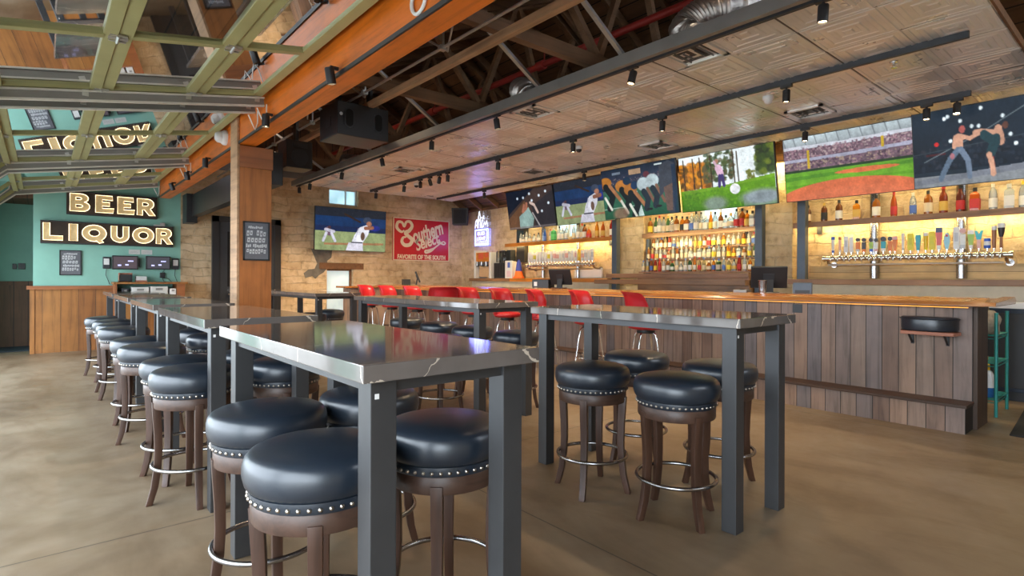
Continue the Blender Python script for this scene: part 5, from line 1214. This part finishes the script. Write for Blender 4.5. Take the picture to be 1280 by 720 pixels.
# ------------------------------------------------------------------ right side: wire rack, mat
o = thing('wire_rack', 'teal wire shelving rack at the end of the bar', 'rack', (6.82,1.08,0))
for x in (0,.52):
    for y in (0,.34): MB().cyl((x,y,0),(x,y,.97),.014,n=10).cyl((x,y,.965),(x,y,.975),.016,n=10).build('upright', MT['tealwire'], o, smooth=60)
for z in (.16,.50,.76):
    m = MB()
    for y in (0,.34): m.tube([(0,y,z),(.52,y,z)], .007, 6).tube([(0,y,z-.03),(.52,y,z-.03)], .005, 6)
    for x in (0,.52): m.tube([(x,0,z),(x,.34,z)], .007, 6).tube([(x,0,z-.03),(x,.34,z-.03)], .005, 6)
    for k in range(12): m.tube([(.02+k*.044,0,z),(.02+k*.044,.34,z)], .003, 5)
    m.build('wire_shelf', MT['tealwire'], o)
o = thing('canvas_bag', 'tan patterned cloth bundle on the top of teal wire rack', 'bag', (6.97,1.17,.769))
bm = MB(); vs = []
for j in range(9):
    z = j/8*.22; r = .095*(1+.25*math.sin(j/8*PI))*(1-.35*(j/8)**4)
    for k in range(18):
        a = 2*PI*k/18; q = r*(1+.12*math.sin(3*a+j)+.06*math.sin(7*a)); vs.append((q*1.3*math.cos(a), q*.85*math.sin(a), z))
bm.add(vs, [(j*18+k, j*18+(k+1)%18, j*18+18+(k+1)%18, j*18+18+k) for j in range(8) for k in range(18)]+[tuple(range(18))[::-1], tuple(range(144,162))])
bm.build('cloth_bundle', flat('tan_cloth',(.36,.30,.22),.9,0,.4,14,.5), o, smooth=60)
MB().tube([(-.06,0,.21),(-.03,0,.27),(.04,.01,.27),(.06,0,.21)], .01, 6).build('tie', flat('tan_cord',(.3,.24,.17),.9), o, smooth=60)
o = thing('spray_bottle', 'white and blue cleaner jug with yellow cap on the low rack shelf', 'bottle', (6.93,1.17,.168))
MB().lathe([(0,0),(.06,0),(.065,.02),(.065,.09)], 18).build('blue_lower', paint((.02,.12,.32),.4), o, smooth=True)
MB().lathe([(.065,.09),(.065,.19),(.045,.24),(.022,.26)], 18).build('jug_body', MT['white'], o, smooth=True)
MB().lathe([(0,.255),(.03,.255),(.028,.31),(.012,.32),(.012,.36),(0,.36)], 14).box(-.05,.02,-.012,.012,.35,.385).build('yellow_cap', paint((.75,.45,.02),.4), o, smooth=True)
tag(MB().prism([(6.1,.25),(7.75,.25),(7.75,.98),(6.1,.88)], 0, .012, 2).build('rubber_mat', MT['mat'], bevel=.004), 'black rubber floor mat at the right edge beside the wire rack', 'mat')

# ------------------------------------------------------------------ lights
def area(name, loc, rot, sx, sy, e, col, spread=180):
    l = bpy.data.lights.new(name, 'AREA'); l.shape = 'RECTANGLE'; l.size = sx; l.size_y = sy; l.energy = e; l.color = col; l.spread = R(spread)
    o = bpy.data.objects.new(name, l); COL.objects.link(o); o.location = loc; o.rotation_euler = rot; return o
def portal(y0, y1):
    o = area('doorway_portal', (XL-.05,(y0+y1)/2,1.2), (0,R(-90),0), 2.4, y1-y0, 1, (1,1,1)); o.data.cycles.is_portal = True
for y0, y1 in bays: portal(y0, y1)
w = bpy.data.worlds.new('sky'); SC.world = w; w.use_nodes = True
bg = w.node_tree.nodes['Background']; bg.inputs[0].default_value = (.80,.90,1.0,1); bg.inputs[1].default_value = 8.0
# under-shelf LED strips (the lamps behind the emissive strips)
for (x, y, ln, e) in ((8.42,2.1,2.8,15),(8.12,5.1,2.0,11),(8.42,8.45,3.0,15)):
    area('shelf_led', (x-.02,y,2.045), (0,R(-24),0), .03, ln, e, (1,.80,.34))
for (y, ln, e) in ((2.1,2.6,30),(3.77,.4,16),(5.1,1.9,26),(6.5,.5,12),(8.5,2.9,30)):
    area('top_shelf_led', (8.12,y,3.02), (0,R(-28),0), .04, ln, e, (1,.79,.36))
# warm fill lights added high in the roof space, without fixtures
for (x, y, e) in ((2.9,2.0,120),(2.9,5.5,120),(2.9,9.0,120)):
    l = bpy.data.lights.new('roof_fill','POINT'); l.energy = e; l.color = (1,.75,.5); l.shadow_soft_size = .12
    o = bpy.data.objects.new('roof_fill', l); COL.objects.link(o); o.location = (x,y,4.2)

# ------------------------------------------------------------------ camera
cd = bpy.data.cameras.new('camera'); cam = bpy.data.objects.new('camera', cd); COL.objects.link(cam)
F = 698.; cd.sensor_width = 36; cd.sensor_fit = 'HORIZONTAL'; cd.lens = 36*F/1280; cd.shift_y = -(360-348.2)/1280; cd.clip_start = .05
yaw = math.atan2(587, 698)
cam.matrix_world = Matrix.Translation((0,0,1.28)) @ Matrix.Rotation(-yaw, 4, 'Z') @ Matrix.Rotation(R(90), 4, 'X') @ Matrix.Rotation(R(.2), 4, 'Z')
SC.camera = cam
vs_ = SC.view_settings; vs_.view_transform = 'Standard'; vs_.look = 'None'; vs_.gamma = 1; vs_.use_curve_mapping = False; vs_.exposure = .2
cy = SC.cycles; cy.use_denoising = True; cy.max_bounces = 7; cy.diffuse_bounces = 4; cy.glossy_bounces = 4; cy.transparent_max_bounces = 12; cy.sample_clamp_indirect = 6; cy.caustics_reflective = False; cy.caustics_refractive = False
